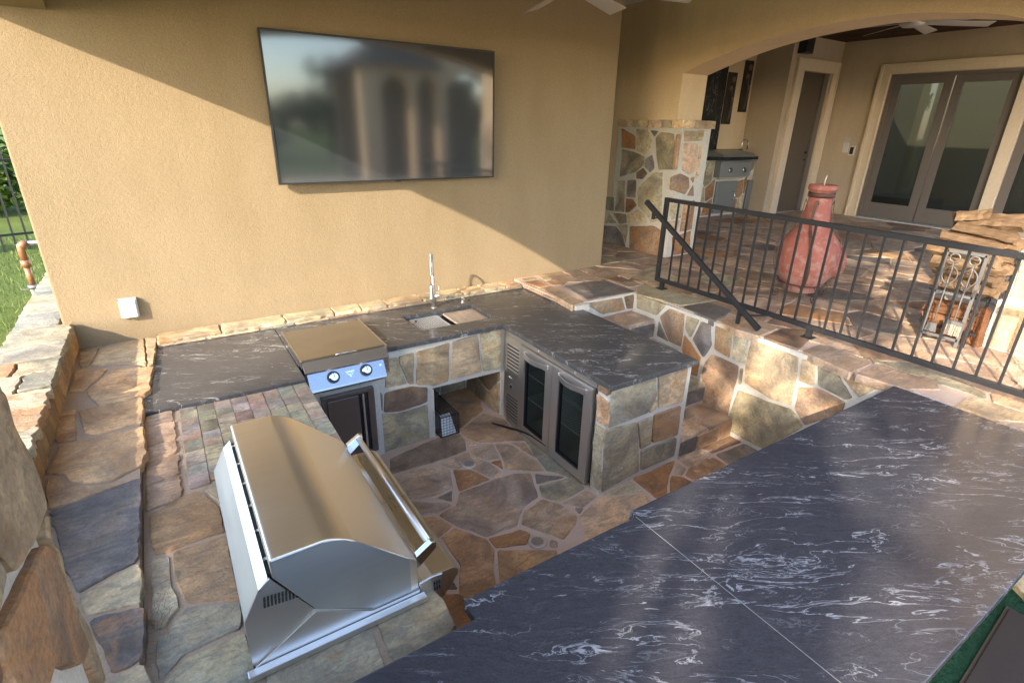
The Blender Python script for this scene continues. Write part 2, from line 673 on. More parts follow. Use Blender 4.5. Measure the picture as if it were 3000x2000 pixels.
def rough_ring(poly, step, jit, rnd_corner=.25, cut=.010):
    # cut corners, then subdivide with jitter
    n = len(poly)
    c = []
    for i in range(n):
        p0, p1, p2 = Vector(poly[i - 1]), Vector(poly[i]), Vector(poly[(i + 1) % n])
        k0 = min(rnd_corner, cut / max(1e-4, (p1 - p0).length))
        k2 = min(rnd_corner, cut / max(1e-4, (p2 - p1).length))
        c.append(p1.lerp(p0, k0))
        c.append(p1.lerp(p2, k2))
    out = []
    for i in range(len(c)):
        a, b = c[i], c[(i + 1) % len(c)]
        m = max(1, int((b - a).length / step))
        for k in range(m):
            p = a.lerp(b, k / m)
            q = noise.noise(Vector((p.x * 17, p.y * 17, 3.1))) * jit * 1.3
            q2 = noise.noise(Vector((p.x * 23, p.y * 19, 8.7))) * jit * 1.3
            out.append((p.x + q + random.uniform(-.35, .35) * jit, p.y + q2 + random.uniform(-.35, .35) * jit))
    return out


def stone(poly, frame, parent, mat, color, joint=.012, step=.05, jit=.005, h=.012, depth=.02, name='stone', ledge=0.0, joint_bev=.0045):
    """poly: 2D points in frame=(origin, U, V, N)"""
    O, U, V, N = frame
    if area(poly) < 0:
        poly = poly[::-1]
    if area(poly) < .0012:
        return None
    p = inset(poly, joint / 2)
    if area(p) < .0006:
        return None
    ring = rough_ring(p, step, jit, .25, min(.010, joint_bev * 2.2))
    n = len(ring)
    cx = sum(a for a, b in ring) / n
    cy = sum(b for a, b in ring) / n
    tx, ty = random.uniform(-.012, .012), random.uniform(-.012, .012)
    bev = min(.0045, joint_bev)
    vs = []
    cen = O + U * cx + V * cy
    for lvl in range(3):
        for a, b in ring:
            r_ = math.hypot(a - cx, b - cy)
            k = 1 - (bev / max(r_, .02) if lvl == 2 else 0)
            aa, bb = cx + (a - cx) * k, cy + (b - cy) * k
            hh = (-depth, h - .006, h)[lvl] + ((aa - cx) * tx + (bb - cy) * ty if lvl else 0)
            if lvl:
                hh += noise.noise(Vector((aa * 9, bb * 9, cx * 5))) * .0035
            vs.append(O + U * aa + V * bb + N * hh - cen)
    fs = []
    for l_ in range(2):
        for i in range(n):
            fs.append((l_ * n + i, l_ * n + (i + 1) % n, (l_ + 1) * n + (i + 1) % n, (l_ + 1) * n + i))
    fs.append(tuple(range(2 * n, 3 * n)))
    me = bpy.data.meshes.new(name)
    flip = U.cross(V).dot(N) < 0
    if flip:
        fs = [f[::-1] for f in fs]
    me.from_pydata([tuple(v) for v in vs], [], fs)
    me.materials.append(mat)
    o = bpy.data.objects.new(name, me)
    COL.objects.link(o)
    o.parent = parent
    o.location = cen - Vector(parent.location)
    o.color = color
    return o


def FR(axis, val, sign):
    """frame of an axis plane, N pointing to sign"""
    N = Vector((0, 0, 0))
    N[axis] = sign
    O = Vector((0, 0, 0))
    O[axis] = val
    o = [i for i in range(3) if i != axis]
    U = Vector((0, 0, 0))
    U[o[0]] = 1
    V = Vector((0, 0, 0))
    V[o[1]] = 1
    return (O, U, V, N)


def traced(px, axis, val):
    o = [i for i in range(3) if i != axis]
    return [(lambda P: (P[o[0]], P[o[1]]))(at(p, axis, val)) for p in px]


def clip(poly, px, py, nx, ny):
    out = []
    n = len(poly)
    for i in range(n):
        a, b = poly[i], poly[(i + 1) % n]
        da = (a[0] - px) * nx + (a[1] - py) * ny
        db = (b[0] - px) * nx + (b[1] - py) * ny
        if da <= 0:
            out.append(a)
        if da * db < 0:
            k = da / (da - db)
            out.append((a[0] + (b[0] - a[0]) * k, a[1] + (b[1] - a[1]) * k))
    return out


def inside(poly, x, y):
    c = False
    n = len(poly)
    for i in range(n):
        x1, y1 = poly[i - 1]
        x2, y2 = poly[i]
        if (y1 > y) != (y2 > y) and x < (x2 - x1) * (y - y1) / (y2 - y1) + x1:
            c = not c
    return c


def voronoi(region, size, rnd_=.75, stretch=(1, 1), keep=None):
    """irregular cells of about the given size filling a (convex) region"""
    sx, sy = size * stretch[0], size * stretch[1]
    x0, x1 = min(p[0] for p in region), max(p[0] for p in region)
    y0, y1 = min(p[1] for p in region), max(p[1] for p in region)
    seeds = []
    nx, ny = max(1, round((x1 - x0) / sx)), max(1, round((y1 - y0) / sy))
    for j in range(ny):
        for i in range(nx):
            if random.random() < .10 and nx * ny > 12:
                continue
            x = x0 + (i + .5 + (.25 if j % 2 else -.25) + random.uniform(-.5, .5) * rnd_) * (x1 - x0) / nx
            y = y0 + (j + .5 + random.uniform(-.5, .5) * rnd_) * (y1 - y0) / ny
            x, y = min(max(x, x0 + .01), x1 - .01), min(max(y, y0 + .01), y1 - .01)
            if inside(region, x, y):
                seeds.append((x, y))
    cells = []
    for i, (x, y) in enumerate(seeds):
        c = list(region)
        for j, (a, b) in enumerate(seeds):
            if i == j or abs(a - x) > 5 * sx or abs(b - y) > 5 * sy:
                continue
            dx, dy = (a - x) / stretch[0] ** 2, (b - y) / stretch[1] ** 2
            c = clip(c, (a + x) / 2, (b + y) / 2, dx, dy)
            if len(c) < 3:
                break
        if len(c) >= 3:
            cells.append(c)
    return cells


def weld(poly, eps=.03):
    out = []
    for p in poly:
        if not out or math.hypot(p[0] - out[-1][0], p[1] - out[-1][1]) > eps:
            out.append(p)
    if len(out) > 3 and math.hypot(out[0][0] - out[-1][0], out[0][1] - out[-1][1]) < eps:
        out.pop()
    return out


def minus_box(poly, b):
    """cell parts outside an axis box (for cells crossing it): keep the biggest side"""
    x0, x1, y0, y1 = b
    if max(p[0] for p in poly) <= x0 or min(p[0] for p in poly) >= x1 or max(p[1] for p in poly) <= y0 or min(p[1] for p in poly) >= y1:
        return poly
    best = []
    for q in ((x0, 0, 1, 0), (x1, 0, -1, 0), (0, y0, 0, 1), (0, y1, 0, -1)):
        c = clip(poly, q[0], q[1], q[2], q[3])
        if len(c) > 2 and abs(area(c)) > (abs(area(best)) if best else 0):
            best = c
    return best


def slab(name, xs, ys, mask, z0, z1, mat, parent, bevel=.006):
    """plate made of grid cells (rows of mask follow ys)"""
    verts, faces, idx = [], [], {}

    def vid(i, j, k):
        if (i, j, k) not in idx:
            idx[(i, j, k)] = len(verts)
            verts.append((xs[i], ys[j], (z0, z1)[k]))
        return idx[(i, j, k)]
    on = lambda i, j: 0 <= i < len(xs) - 1 and 0 <= j < len(ys) - 1 and mask[j][i]
    for j in range(len(ys) - 1):
        for i in range(len(xs) - 1):
            if not on(i, j):
                continue
            faces.append((vid(i, j, 1), vid(i + 1, j, 1), vid(i + 1, j + 1, 1), vid(i, j + 1, 1)))
            faces.append((vid(i, j + 1, 0), vid(i + 1, j + 1, 0), vid(i + 1, j, 0), vid(i, j, 0)))
            if not on(i, j - 1):
                faces.append((vid(i, j, 0), vid(i + 1, j, 0), vid(i + 1, j, 1), vid(i, j, 1)))
            if not on(i, j + 1):
                faces.append((vid(i + 1, j + 1, 0), vid(i, j + 1, 0), vid(i, j + 1, 1), vid(i + 1, j + 1, 1)))
            if not on(i - 1, j):
                faces.append((vid(i, j + 1, 0), vid(i, j, 0), vid(i, j, 1), vid(i, j + 1, 1)))
            if not on(i + 1, j):
                faces.append((vid(i + 1, j, 0), vid(i + 1, j + 1, 0), vid(i + 1, j + 1, 1), vid(i + 1, j, 1)))
    me = bpy.data.meshes.new(name)
    me.from_pydata(verts, [], faces)
    bm = bmesh.new()
    bm.from_mesh(me)
    if bevel:
        es = [e for e in bm.edges if len(e.link_faces) == 2 and e.calc_face_angle(0) > .5]
        bmesh.ops.bevel(bm, geom=es, offset=bevel, segments=2, profile=.5, affect='EDGES', clamp_overlap=True)
    bm.to_mesh(me)
    bm.free()
    return link(name, me, mat, parent)


# ================================================================== SETTING
LAWNZ = .86
g = MB().add([(-250, -250, -.02), (250, -250, -.02), (250, 250, -.02), (-250, 250, -.02)], [(0, 1, 2, 3)])
tag(g.go('ground', M['lawn'], center=False), 'grassy ground stretching away around the house', None, None, 'structure')
# raised lawn left of the outer wall (same level the spigot and the fence stand on)
g = MB().box(-60, -1.02, -4, 60, -.01, LAWNZ).box(-1.02, -.80, 5.3, 60, -.01, LAWNZ)
tag(g.go('lawn', M['lawn'], center=False), 'bright mown lawn beyond the end of the stucco wall', None, None, 'structure')

# sunken kitchen floor
floor = empty('sunken_floor', (0, 0, 0), 'sunken kitchen floor of irregular brown flagstones with pinkish joints', None, None, 'structure')
MB().box(-.4, 3.96, .4, 4.8, -.1, 0).go('mortar_bed', M['mortar_p'], floor, center=False)
KF = lambda pts: fr((1200, 1100), 2.613, pts)
AF = lambda pts: fr((1050, 800), 1.96, pts)
BF = lambda pts: fr((1850, 850), 2.613, pts)
floor_stones = [
    ([(220, 670), (440, 588), (530, 640), (615, 670), (700, 730), (625, 785), (470, 715), (330, 712), (300, 705)], 'T', .1),
    ([(475, 560), (640, 525), (695, 640), (600, 660), (520, 632), (460, 590)], 'T', .05),
    ([(440, 495), (522, 527), (455, 545)], 'T', 0),
    ([(652, 525), (760, 525), (970, 645), (1045, 735), (725, 725), (715, 650)], 'T', .05),
    ([(775, 520), (880, 510), (972, 637)], 'T', 0),
    ([(615, 662), (700, 645), (715, 722)], 'R', .5),
    ([(330, 722), (470, 722), (620, 797), (375, 892)], 'R', .5),
    ([(625, 785), (705, 740), (712, 768), (650, 792)], 'T', .1),
    ([(-120, 790), (0, 735), (210, 685), (310, 715), (340, 870), (180, 940), (0, 950), (-120, 950)], 'T', .1),
    ([(200, 940), (330, 880), (325, 968)], 'S', 0),
    ([(375, 900), (660, 795), (810, 750), (925, 750), (985, 930), (870, 1010), (820, 1150), (590, 1238), (345, 1150), (215, 1065), (350, 1000)], 'T', .02),
    ([(955, 750), (1190, 780), (970, 832)], 'S', 0),
    ([(985, 847), (1200, 790), (1260, 775), (1345, 862), (1150, 975), (1010, 930)], 'G', 0),
    ([(1160, 985), (1345, 880), (1442, 925), (1330, 1010)], 'T', .2),
    ([(1250, 1010), (1335, 1012), (1295, 1062)], 'S', 0),
    ([(1010, 945), (1150, 985), (1290, 1078), (1265, 1150), (1180, 1255), (1060, 1215), (850, 1140), (880, 1040)], 'N', .45),
    ([(600, 1245), (850, 1180), (930, 1215), (890, 1300), (655, 1322)], 'R', .7),
    ([(1070, 1255), (1137, 1265), (1130, 1322), (1070, 1312)], 'T', .2),
    ([(670, 1335), (1135, 1335), (1100, 1640), (690, 1640)], 'R', .3),
    ([(240, 1235), (345, 1165), (590, 1252), (655, 1332), (645, 1500), (680, 1700), (380, 1700), (380, 1450)], 'O', .1),
    ([(0, 965), (300, 975), (330, 990), (215, 1055), (-20, 1085)], 'T', .1),
    ([(-20, 1095), (210, 1070), (335, 1155), (230, 1235), (-20, 1300)], 'O', .1),
    ([(-150, 640), (180, 490), (370, 440), (430, 500), (440, 575), (210, 660), (0, 715), (-150, 760)], 'N', .3),
    ([(375, 430), (560, 290), (720, 330), (885, 500), (640, 515), (530, 520), (440, 485)], 'N', .2),
    ([(200, 110), (400, 60), (530, 130), (560, 270), (370, 420), (250, 380)], 'O', .3),
    ([(895, 512), (730, 330), (800, 300), (1200, 640), (1400, 840), (1345, 845), (1190, 770), (1050, 735), (975, 640)], 'G', 0),
    ([(1475, 912), (1690, 805), (1780, 870), (1790, 895), (1500, 925)], 'G', .1),
    ([(1450, 935), (1800, 908), (1855, 965), (1840, 1060), (1700, 1170), (1300, 1330), (1340, 1205), (1290, 1080)], 'T', .05),
    ([(1700, 790), (2020, 650), (2030, 670), (1990, 760), (1965, 960), (1865, 930), (1800, 870)], 'R', .3),
    ([(2040, 665), (2120, 710), (2090, 765), (2020, 755)], 'T', .1),
    ([(2000, 770), (2095, 775), (2230, 860), (1975, 1000)], 'R', .6),
    ([(2135, 710), (2210, 610), (2350, 660), (2420, 780), (2250, 850), (2105, 765)], 'O', .3),
]
PALK = {'T': TAUPE, 'R': RUST, 'S': SLATE, 'G': GREY, 'O': [(.45, .28, .165), (.40, .26, .16)], 'N': [(.44, .31, .215), (.38, .28, .20)], 'Y': TAN, 'D': [(.20, .14, .10)], 'B': BROWN}


def col(key, rust, k=None):
    c = random.choice(PALK[key])
    k = k or random.uniform(.9, 1.1)
    return (c[0] * k, c[1] * k, c[2] * k, rust)


FZ = FR(2, 0, 1)
for pts, kk, ru in floor_stones:
    stone(traced(KF(pts), 2, 0), FZ, floor, M['stone_wet'], col(kk, ru), .004, .05, .006, .007)
for pts, kk, ru in (([(490, 1190), (700, 1085), (850, 1160), (625, 1250)], 'D', .4), ([(640, 1262), (860, 1175), (990, 1225), (760, 1345)], 'S', .3),
                    ([(335, 1275), (475, 1200), (615, 1262), (560, 1300), (450, 1370), (420, 1355)], 'T', .1), ([(455, 1375), (620, 1275), (740, 1345), (560, 1450)], 'O', .3)):
    stone(traced(BF(pts), 2, 0), FZ, floor, M['stone_wet'], col(kk, ru), .004, .05, .006, .007)

# stones of the strip behind the grill island
for c in voronoi([(.62, 1.1), (1.08, 1.1), (1.08, 3.60), (.62, 3.60)], .36):
    stone(weld(c), FZ, floor, M['stone_wet'], pick(FLOORMIX), .03, .05, .006, .004)

# upper terrace
terr = empty('terrace_floor', (4, 2, 1.0), 'upper terrace paved in brown irregular flagstones', None, None, 'structure')
MB().box(3.975, 12.0, -1.2, 8.4, .8, .99).box(3.13, 3.975, 3.775, 4.795, .55, .99).box(4.0, 4.2, 4.7, 8, .8, .99).go('mortar_bed', M['mortar_p'], terr, center=False)
TZ = FR(2, .99, 1)
near = [
    [(3.93, .3), (5.6, .3), (5.6, 4.7), (3.93, 4.7)],
]
# edge stones along the retaining wall and round the steps, traced
edge = [
    (BF([(30, -20), (130, -75), (330, -50), (345, 20), (560, 75), (600, 90), (380, 120), (40, 25)]), 'G', .05),
    (BF([(385, 125), (560, 80), (780, 150), (720, 195), (640, 235)]), 'S', 0),
    (BF([(650, 230), (740, 190), (960, 215), (1140, 290), (975, 355), (800, 300)]), 'T', .2),
    (BF([(1000, 350), (1150, 290), (1310, 290), (1410, 345), (1290, 450), (1150, 410)]), 'D', .45),
    (BF([(1300, 460), (1430, 410), (1640, 430), (1790, 500), (1850, 560), (1680, 635), (1400, 510)]), 'T', .02),
    (BF([(1700, 635), (1870, 565), (2060, 560), (2330, 690), (2380, 760), (2100, 760)]), 'T', .0),
    (BF([(1810, 505), (1950, 550), (1850, 560)]), 'Y', .1),
    (BF([(760, 145), (850, 160), (1000, 215), (840, 205)]), 'O', .6),
    (BF([(340, 0), (390, -50), (560, 0), (590, 60), (430, 40)]), 'O', .35),
]
Z1F = lambda pts: fr((1500, 780), 3.92, pts)
edge += [
    (Z1F([(135, 175), (290, 155), (440, 215), (320, 250)]), 'O', .2),
    (Z1F([(335, 255), (440, 225), (840, 400), (690, 450)]), 'N', .25),
    (Z1F([(585, 225), (1040, 150), (1425, 280), (865, 380)]), 'S', .0),
    (Z1F([(390, 175), (540, 140), (680, 160), (580, 210), (470, 215)]), 'O', .1),
    (Z1F([(285, 110), (480, 80), (560, 120), (390, 165)]), 'Y', .2),
    (Z1F([(615, 105), (850, 70), (1070, 20), (1290, 95), (1060, 135), (760, 175), (650, 140)]), 'T', .1),
    (Z1F([(1085, 150), (1310, 100), (1530, 175), (1330, 200)]), 'D', .1),
    (Z1F([(100, 140), (250, 115), (290, 140), (130, 165)]), 'Y', .1),
]
eds = []
for px, kk, ru in edge:
    p = traced(px, 2, 1.0)
    eds.append(p)
    stone(p, TZ, terr, M['stone_wet'], col(kk, ru), .012, .06, .006, .010, .05)


def covered(c):
    n = len(c)
    cx, cy = sum(p[0] for p in c) / n, sum(p[1] for p in c) / n
    return any(inside(e, cx, cy) for e in eds)


XL = 4.22
for reg in ([(XL, .2), (5.42, .2), (5.42, 4.80), (XL, 4.80)],):
    for c in voronoi(reg, .40):
        stone(weld(c), TZ, terr, M['stone_wet'], pick(FLOORMIX), .018, .06, .007, .010, .03)
for c in voronoi([(3.935, -.2), (XL, -.2), (XL, .98), (3.935, .98)], .30):
    stone(weld(c), TZ, terr, M['stone_wet'], pick([(5, TAUPE, 0, .2), (3, TAN, .1, .4)]), .016, .06, .007, .010, .03)
for reg, s_ in (([(4.0, 3.9), (XL, 3.9), (XL, 4.8), (4.0, 4.8)], .3), ([(3.45, 4.42), (4.0, 4.2), (4.0, 4.8), (3.45, 4.8)], .3), ([(4.42, 4.80), (5.42, 4.80), (5.42, 7.0), (4.42, 7.0)], .42)):
    for c in voronoi(reg, s_):
        stone(weld(c), TZ, terr, M['stone_wet'], pick(FLOORMIX), .018, .06, .007, .010, .03)
for reg, s_ in (([(5.42, .4), (8.2, .4), (8.2, 6.9), (5.42, 6.9)], .44), ([(8.2, 2.0), (11.7, 2.0), (11.7, 6.45), (8.2, 6.45)], .50)):
    for c in voronoi(reg, s_):
        stone(weld(c), TZ, terr, M['stone_wet'], pick([(7, TAUPE, 0, .25), (1, SLATE, 0, .1), (1, RUST, .2, .4)]), .022, .11, .007, .010, .03)

# ------------------------------------------------------------------ stucco walls and roof
wall = empty('stucco_wall', (1.8, 4.8, 0), 'tan stucco wall behind the television and the sink counter', 'wall')
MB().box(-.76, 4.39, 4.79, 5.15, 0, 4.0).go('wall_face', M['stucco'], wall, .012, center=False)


def arch_wall(name, axis, a, b, prof, t0, t1, z0, ztop, label, mat, piers=True):
    """wall in a plane of constant axis (a..b thick), opening under the profile [(t, z)], running t0..t1"""
    th = empty(name, (0, 0, 0), label, 'wall')
    pts = [(t0, z0), (prof[0][0], z0)] + prof + [(prof[-1][0], z0), (t1, z0), (t1, ztop), (t0, ztop)]
    mb = MB()
    o = [i for i in range(3) if i != axis]

    def V3(s_, t, z):
        v = [0, 0, z]
        v[axis] = s_
        v[o[0]] = t
        return tuple(v)
    # piers
    for (p, q) in ((t0, prof[0][0]), (prof[-1][0], t1)):
        if abs(q - p) > .01:
            if axis == 0:
                mb.box(a, b, min(p, q), max(p, q), z0, ztop)
            else:
                mb.box(min(p, q), max(p, q), a, b, z0, ztop)
    n = len(prof)
    vs = []
    for s_ in (a, b):
        for t, z in prof:
            vs.append(V3(s_, t, z))
        for t, z in prof:
            vs.append(V3(s_, t, ztop))
    fs = []
    for i in range(n - 1):
        fs += [(i, i + 1, n + i + 1, n + i), (2 * n + i + 1, 2 * n + i, 3 * n + i, 3 * n + i + 1), (i + 1, i, 2 * n + i, 2 * n + i + 1), (n + i, n + i + 1, 3 * n + i + 1, 3 * n + i)]
    mb.add(vs, fs)
    mb.go('wall_body', mat, th, center=False)
    return th


def arc(t0, t1, zs, zc, n=26):
    return [(t0 + (t1 - t0) * i / n, zs + (zc - zs) * (1 - (2 * i / n - 1) ** 2) ** .92) for i in range(n + 1)]


# profile fitted from the shadow edge (west) and from the visible arch (east)
west = [(4.78, 3.165), (4.5, 3.235), (4.19, 3.32), (3.865, 3.402), (3.5, 3.468), (3.15, 3.518), (2.9, 3.555), (2.64, 3.585), (2.35, 3.585), (2.075, 3.56), (1.8, 3.50), (1.55, 3.42), (1.31, 3.33)]


def smooth(pr, k=4):
    out = []
    for i in range(len(pr) - 1):
        p0, p1, p2, p3 = pr[max(i - 1, 0)], pr[i], pr[i + 1], pr[min(i + 2, len(pr) - 1)]
        for j in range(k):
            t = j / k
            f = lambda a: .5 * (2 * p1[a] + (p2[a] - p0[a]) * t + (2 * p0[a] - 5 * p1[a] + 4 * p2[a] - p3[a]) * t * t + (3 * p1[a] - p0[a] - 3 * p2[a] + p3[a]) * t ** 3)
            out.append((f(0), f(1)))
    out.append(pr[-1])
    return out


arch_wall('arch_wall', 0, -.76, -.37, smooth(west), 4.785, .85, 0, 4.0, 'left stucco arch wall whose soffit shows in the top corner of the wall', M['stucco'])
eastp = [(4.83, 3.165), (4.4, 3.29), (3.97, 3.385), (3.6, 3.44), (3.27, 3.468), (2.98, 3.482), (2.69, 3.484), (2.4, 3.466), (2.19, 3.437), (1.95, 3.40), (1.75, 3.344), (1.5, 3.26), (1.31, 3.18)]
arch_wall('arch_wall', 0, 5.46, 5.90, smooth(eastp), 6.95, -.2, .98, 4.2, 'wide stucco arch opening onto the upper patio behind the black railing', M['stucco_shade_lift'])
arch_wall('arch_wall', 1, .85, 1.25, arc(-.36, 5.46, 3.15, 3.62), -.755, 5.455, 0, 3.99, 'shallow stucco beam wall over the bar counter on the side the photo is taken from', M['stucco_shade_lift'])
t = empty('stucco_wall', (4.9, 6.9, 1), 'stucco wall closing the passage behind the television wall, with an added piece blocking light', 'wall')
MB().box(3.0, 5.455, 7.0, 7.2, .98, 4.2).box(2.85, 3.0, 5.152, 7.2, .98, 4.2).go('wall_face', M['stucco_grey'], t, center=False)  # second box is unseen, added to keep west light out of the passage

ceil = empty('porch_ceiling', (2, 3, 4), 'ceiling above the sunken kitchen', 'ceiling')
MB().box(-.9, 5.455, .6, 5.4, 4.0, 4.12).box(3.0, 5.455, 5.4, 7.2, 4.0, 4.12)  .go('ceiling_face', plain('cream_ceiling', (.78, .72, .62), .9), ceil, center=False)
pc = empty('patio_ceiling', (8.8, 3, 4.16), 'dark brown boarded ceiling over the upper patio', 'ceiling')
MB().box(5.46, 12.0, -.2, 8.0, 4.21, 4.3).go('ceiling_deck', M['ceiling_wood'], pc, center=False)
bd = MB().box(-.30, .30, -4.1, 4.1, 0, .02).mesh('ceiling_board')
for i in range(20):
    o = link('plank', bd, M['ceiling_wood'], pc, (5.9 + .31 * i - 8.8 + .16, 3.9 - 3, 4.165 - 4.16))
    o.scale = (.49, 1, 1)

# far walls of the upper patio
fw = empty('stucco_wall', (11.8, 4, 1), 'taupe stucco wall with the sliding glass doors at the back of the patio', 'wall')
MB().box(11.75, 11.95, 5.45, 6.7, .98, 4.2).box(11.75, 11.95, -.4, 5.45, 3.55, 4.2).box(11.75, 11.95, -.4, 1.6, .98, 3.55).go('wall_face', M['stucco_grey'], fw, center=False)
dw = empty('stucco_wall', (11, 6.5, 1), 'narrow taupe wall around the brown panelled door', 'wall')
MB().box(10.1, 10.53, 6.45, 6.62, .98, 4.2).box(11.45, 11.745, 6.45, 6.62, .98, 4.2).box(10.53, 11.45, 6.45, 6.62, 3.60, 4.2).box(10.1, 10.25, 6.62, 7.4, .98, 4.2).go('wall_face', M['stucco_grey'], dw, center=False)
aw = empty('stucco_wall', (8.5, 7.2, 1), 'tan stucco wall of the patio grill alcove with two dark wall panels', 'wall')
MB().box(5.91, 10.095, 7.17, 7.35, .98, 4.2).go('wall_face', M['stucco_shade_lift'], aw, center=False)
sw = empty('stucco_wall', (9, -.3, 1), 'patio side wall', 'wall')
MB().box(7.6, 12.0, -.6, -.35, 0, 1.4).go('wall_face', M['stucco'], sw, center=False)
sw['label'] = 'low tan stucco parapet closing the patio on its open side'

# ------------------------------------------------------------------ left low wall, ledge, pier
def run_wall_stones(parent, axis, val, sign, region, size, mixp, mat=None, joint=.02, **kw):
    for c in voronoi(region, size):
        stone(weld(c, .02), FR(axis, val, sign), parent, mat or M['stone'], pick(mixp), joint, **kw)


YTAN = [(3, TAN, .2, .6), (3, GREY, .1, .4), (1, RUST, .5, .8)]
lw = empty('low_stone_wall', (-.87, 3.5, 0), 'low outer wall capped with sunlit buff flagstones left of the stone ledge', 'wall')
MB().box(-1.03, -.715, .9, 4.78, 0, 1.13).box(-1.05, -.77, 4.78, 6.75, 0, 1.13).go('wall_core', M['mortar_l'], lw, center=False)
cap = FR(2, 1.135, 1)
y = 1.2
while y < 6.7:
    d = random.uniform(.22, .42)
    d = min(d, 6.75 - y)
    sk = random.uniform(-.05, .05)
    x1 = -.695 if y + d < 4.80 else -.775
    if y < 4.78 < y + d:
        d = 4.78 - y
    if random.random() < .35 and y + d < 4.78:
        m = random.uniform(-.95, -.82)
        stone([(-1.05, y), (m, y + sk / 2), (m, y + d), (-1.05, y + d)], cap, lw, M['stone'], pick(YTAN), .014, .03, .008, .035, .02)
        stone([(m, y + sk / 2), (x1, y + sk), (x1, y + d), (m, y + d)], cap, lw, M['stone'], pick(YTAN), .014, .022, .012, .035, .02)
    else:
        stone([(-1.05, y), (x1, y), (x1, y + d), (-1.05, y + d)], cap, lw, M['stone'], pick(YTAN), .014, .022, .012, .035, .02)
    y += d
run_wall_stones(lw, 0, -.712, 1, [(.95, .98), (4.76, .98), (4.76, 1.13), (.95, 1.13)], .30, [(1, [(.36, .22, .09), (.30, .19, .09)], .3, .6)], joint=.012, step=.04, jit=.008, h=.012)

lg = empty('stone_ledge', (-.5, 3, 0), 'long stepped ledge of brown and slate flagstones running from the camera to the wall', 'ledge')
MB().box(-.715, -.33, .9, 4.785, 0, .957).go('ledge_core', M['mortar_l'], lg, center=False)
LE = lambda pts: fr((0, 1100), 1.742, pts)
LC = lambda pts: fr((0, 900), 1.425, pts)
ledge_traced = [
    (LC([(330, 175), (415, 165), (375, 240), (330, 250)]), 'Y', .4),
    (LC([(420, 162), (600, 125), (612, 235), (380, 242)]), 'Y', .2),
    (LC([(655, 128), (604, 125), (616, 240), (640, 235)]), 'Y', .1),
    (LC([(475, 252), (640, 245), (625, 345), (600, 365), (410, 415), (355, 350)]), 'B', .5),
    (LC([(320, 260), (455, 255), (345, 350), (285, 350)]), 'B', .4),
    (LC([(330, 430), (600, 372), (598, 475), (395, 530), (345, 520)]), 'B', .15),
    (LC([(240, 440), (318, 420), (315, 550), (228, 565)]), 'B', .6),
    (LC([(240, 575), (600, 490), (612, 600), (590, 660), (460, 725), (290, 730), (265, 690), (190, 695)]), 'B', .1),
    (LC([(195, 705), (260, 700), (275, 735), (460, 740), (585, 710), (200, 840), (190, 790)]), 'B', .3),
    (LC([(200, 850), (585, 705), (592, 900), (575, 1050), (320, 1190), (270, 1090)]), 'S', .0),
    (LC([(330, 1200), (580, 1060), (605, 1140), (590, 1225), (365, 1285)]), 'G', .1),
    (LC([(365, 1300), (605, 1240), (600, 1460), (460, 1530), (420, 1420)]), 'S', .45),
    (LC([(470, 1540), (600, 1480), (640, 1568), (640, 1700), (480, 1700)]), 'G', .1),
]
LZ = FR(2, .945, 1)
for px, kk, ru in ledge_traced:
    stone(traced(px, 2, .967), LZ, lg, M['stone'], col(kk, ru, 1.45 if kk == 'B' else None), .004, .03, .007, .022, .02)
for c in voronoi([(-.70, .95), (-.33, .95), (-.33, 1.5), (-.70, 1.5)], .3):
    stone(weld(c), LZ, lg, M['stone'], pick(WALLMIX), .015, .04, .008, .022)

pier = empty('stone_pillar', (-.5, 1.0, 0), 'blurred rust and olive stone pillar filling the lower left corner', 'pillar')
MB().box(-.765, -.352, .15, 1.285, .967, 2.55).go('mortar_core', M['mortar_w'], pier, center=False)
P0 = FR(0, -.352, 1)
for px, kk, ru in (
        (LE([(-300, -500), (-60, -400), (0, 55), (35, 100), (75, 250), (140, 370), (200, 520), (241, 680), (165, 872), (80, 1000), (30, 935), (-40, 860), (-300, 700)]), 'Y', .30),
        (LE([(-300, 800), (-20, 890), (45, 1010), (15, 1190), (-40, 1300), (-300, 1250)]), 'G', .3),
        (LE([(235, 850), (205, 910), (130, 1080), (80, 1185), (25, 1300), (12, 1400), (50, 1500), (100, 1600), (262, 1590), (295, 1470), (430, 1470), (455, 1380), (400, 1240), (330, 1080), (282, 905)]), 'O', .75),
        (LE([(246, 700), (262, 850), (300, 890), (345, 1040), (400, 1165), (470, 1310), (545, 1560), (520, 1560), (440, 1330), (310, 960), (246, 800)]), 'Y', .5),
        (LE([(-200, 1400), (-10, 1390), (30, 1560), (-200, 1700)]), 'R', .5)):
    stone(traced(px, 0, -.33), P0, pier, M['stone'], col(kk, ru, .62 if kk == 'Y' else .75), .0, .02, .003, .022, .03)

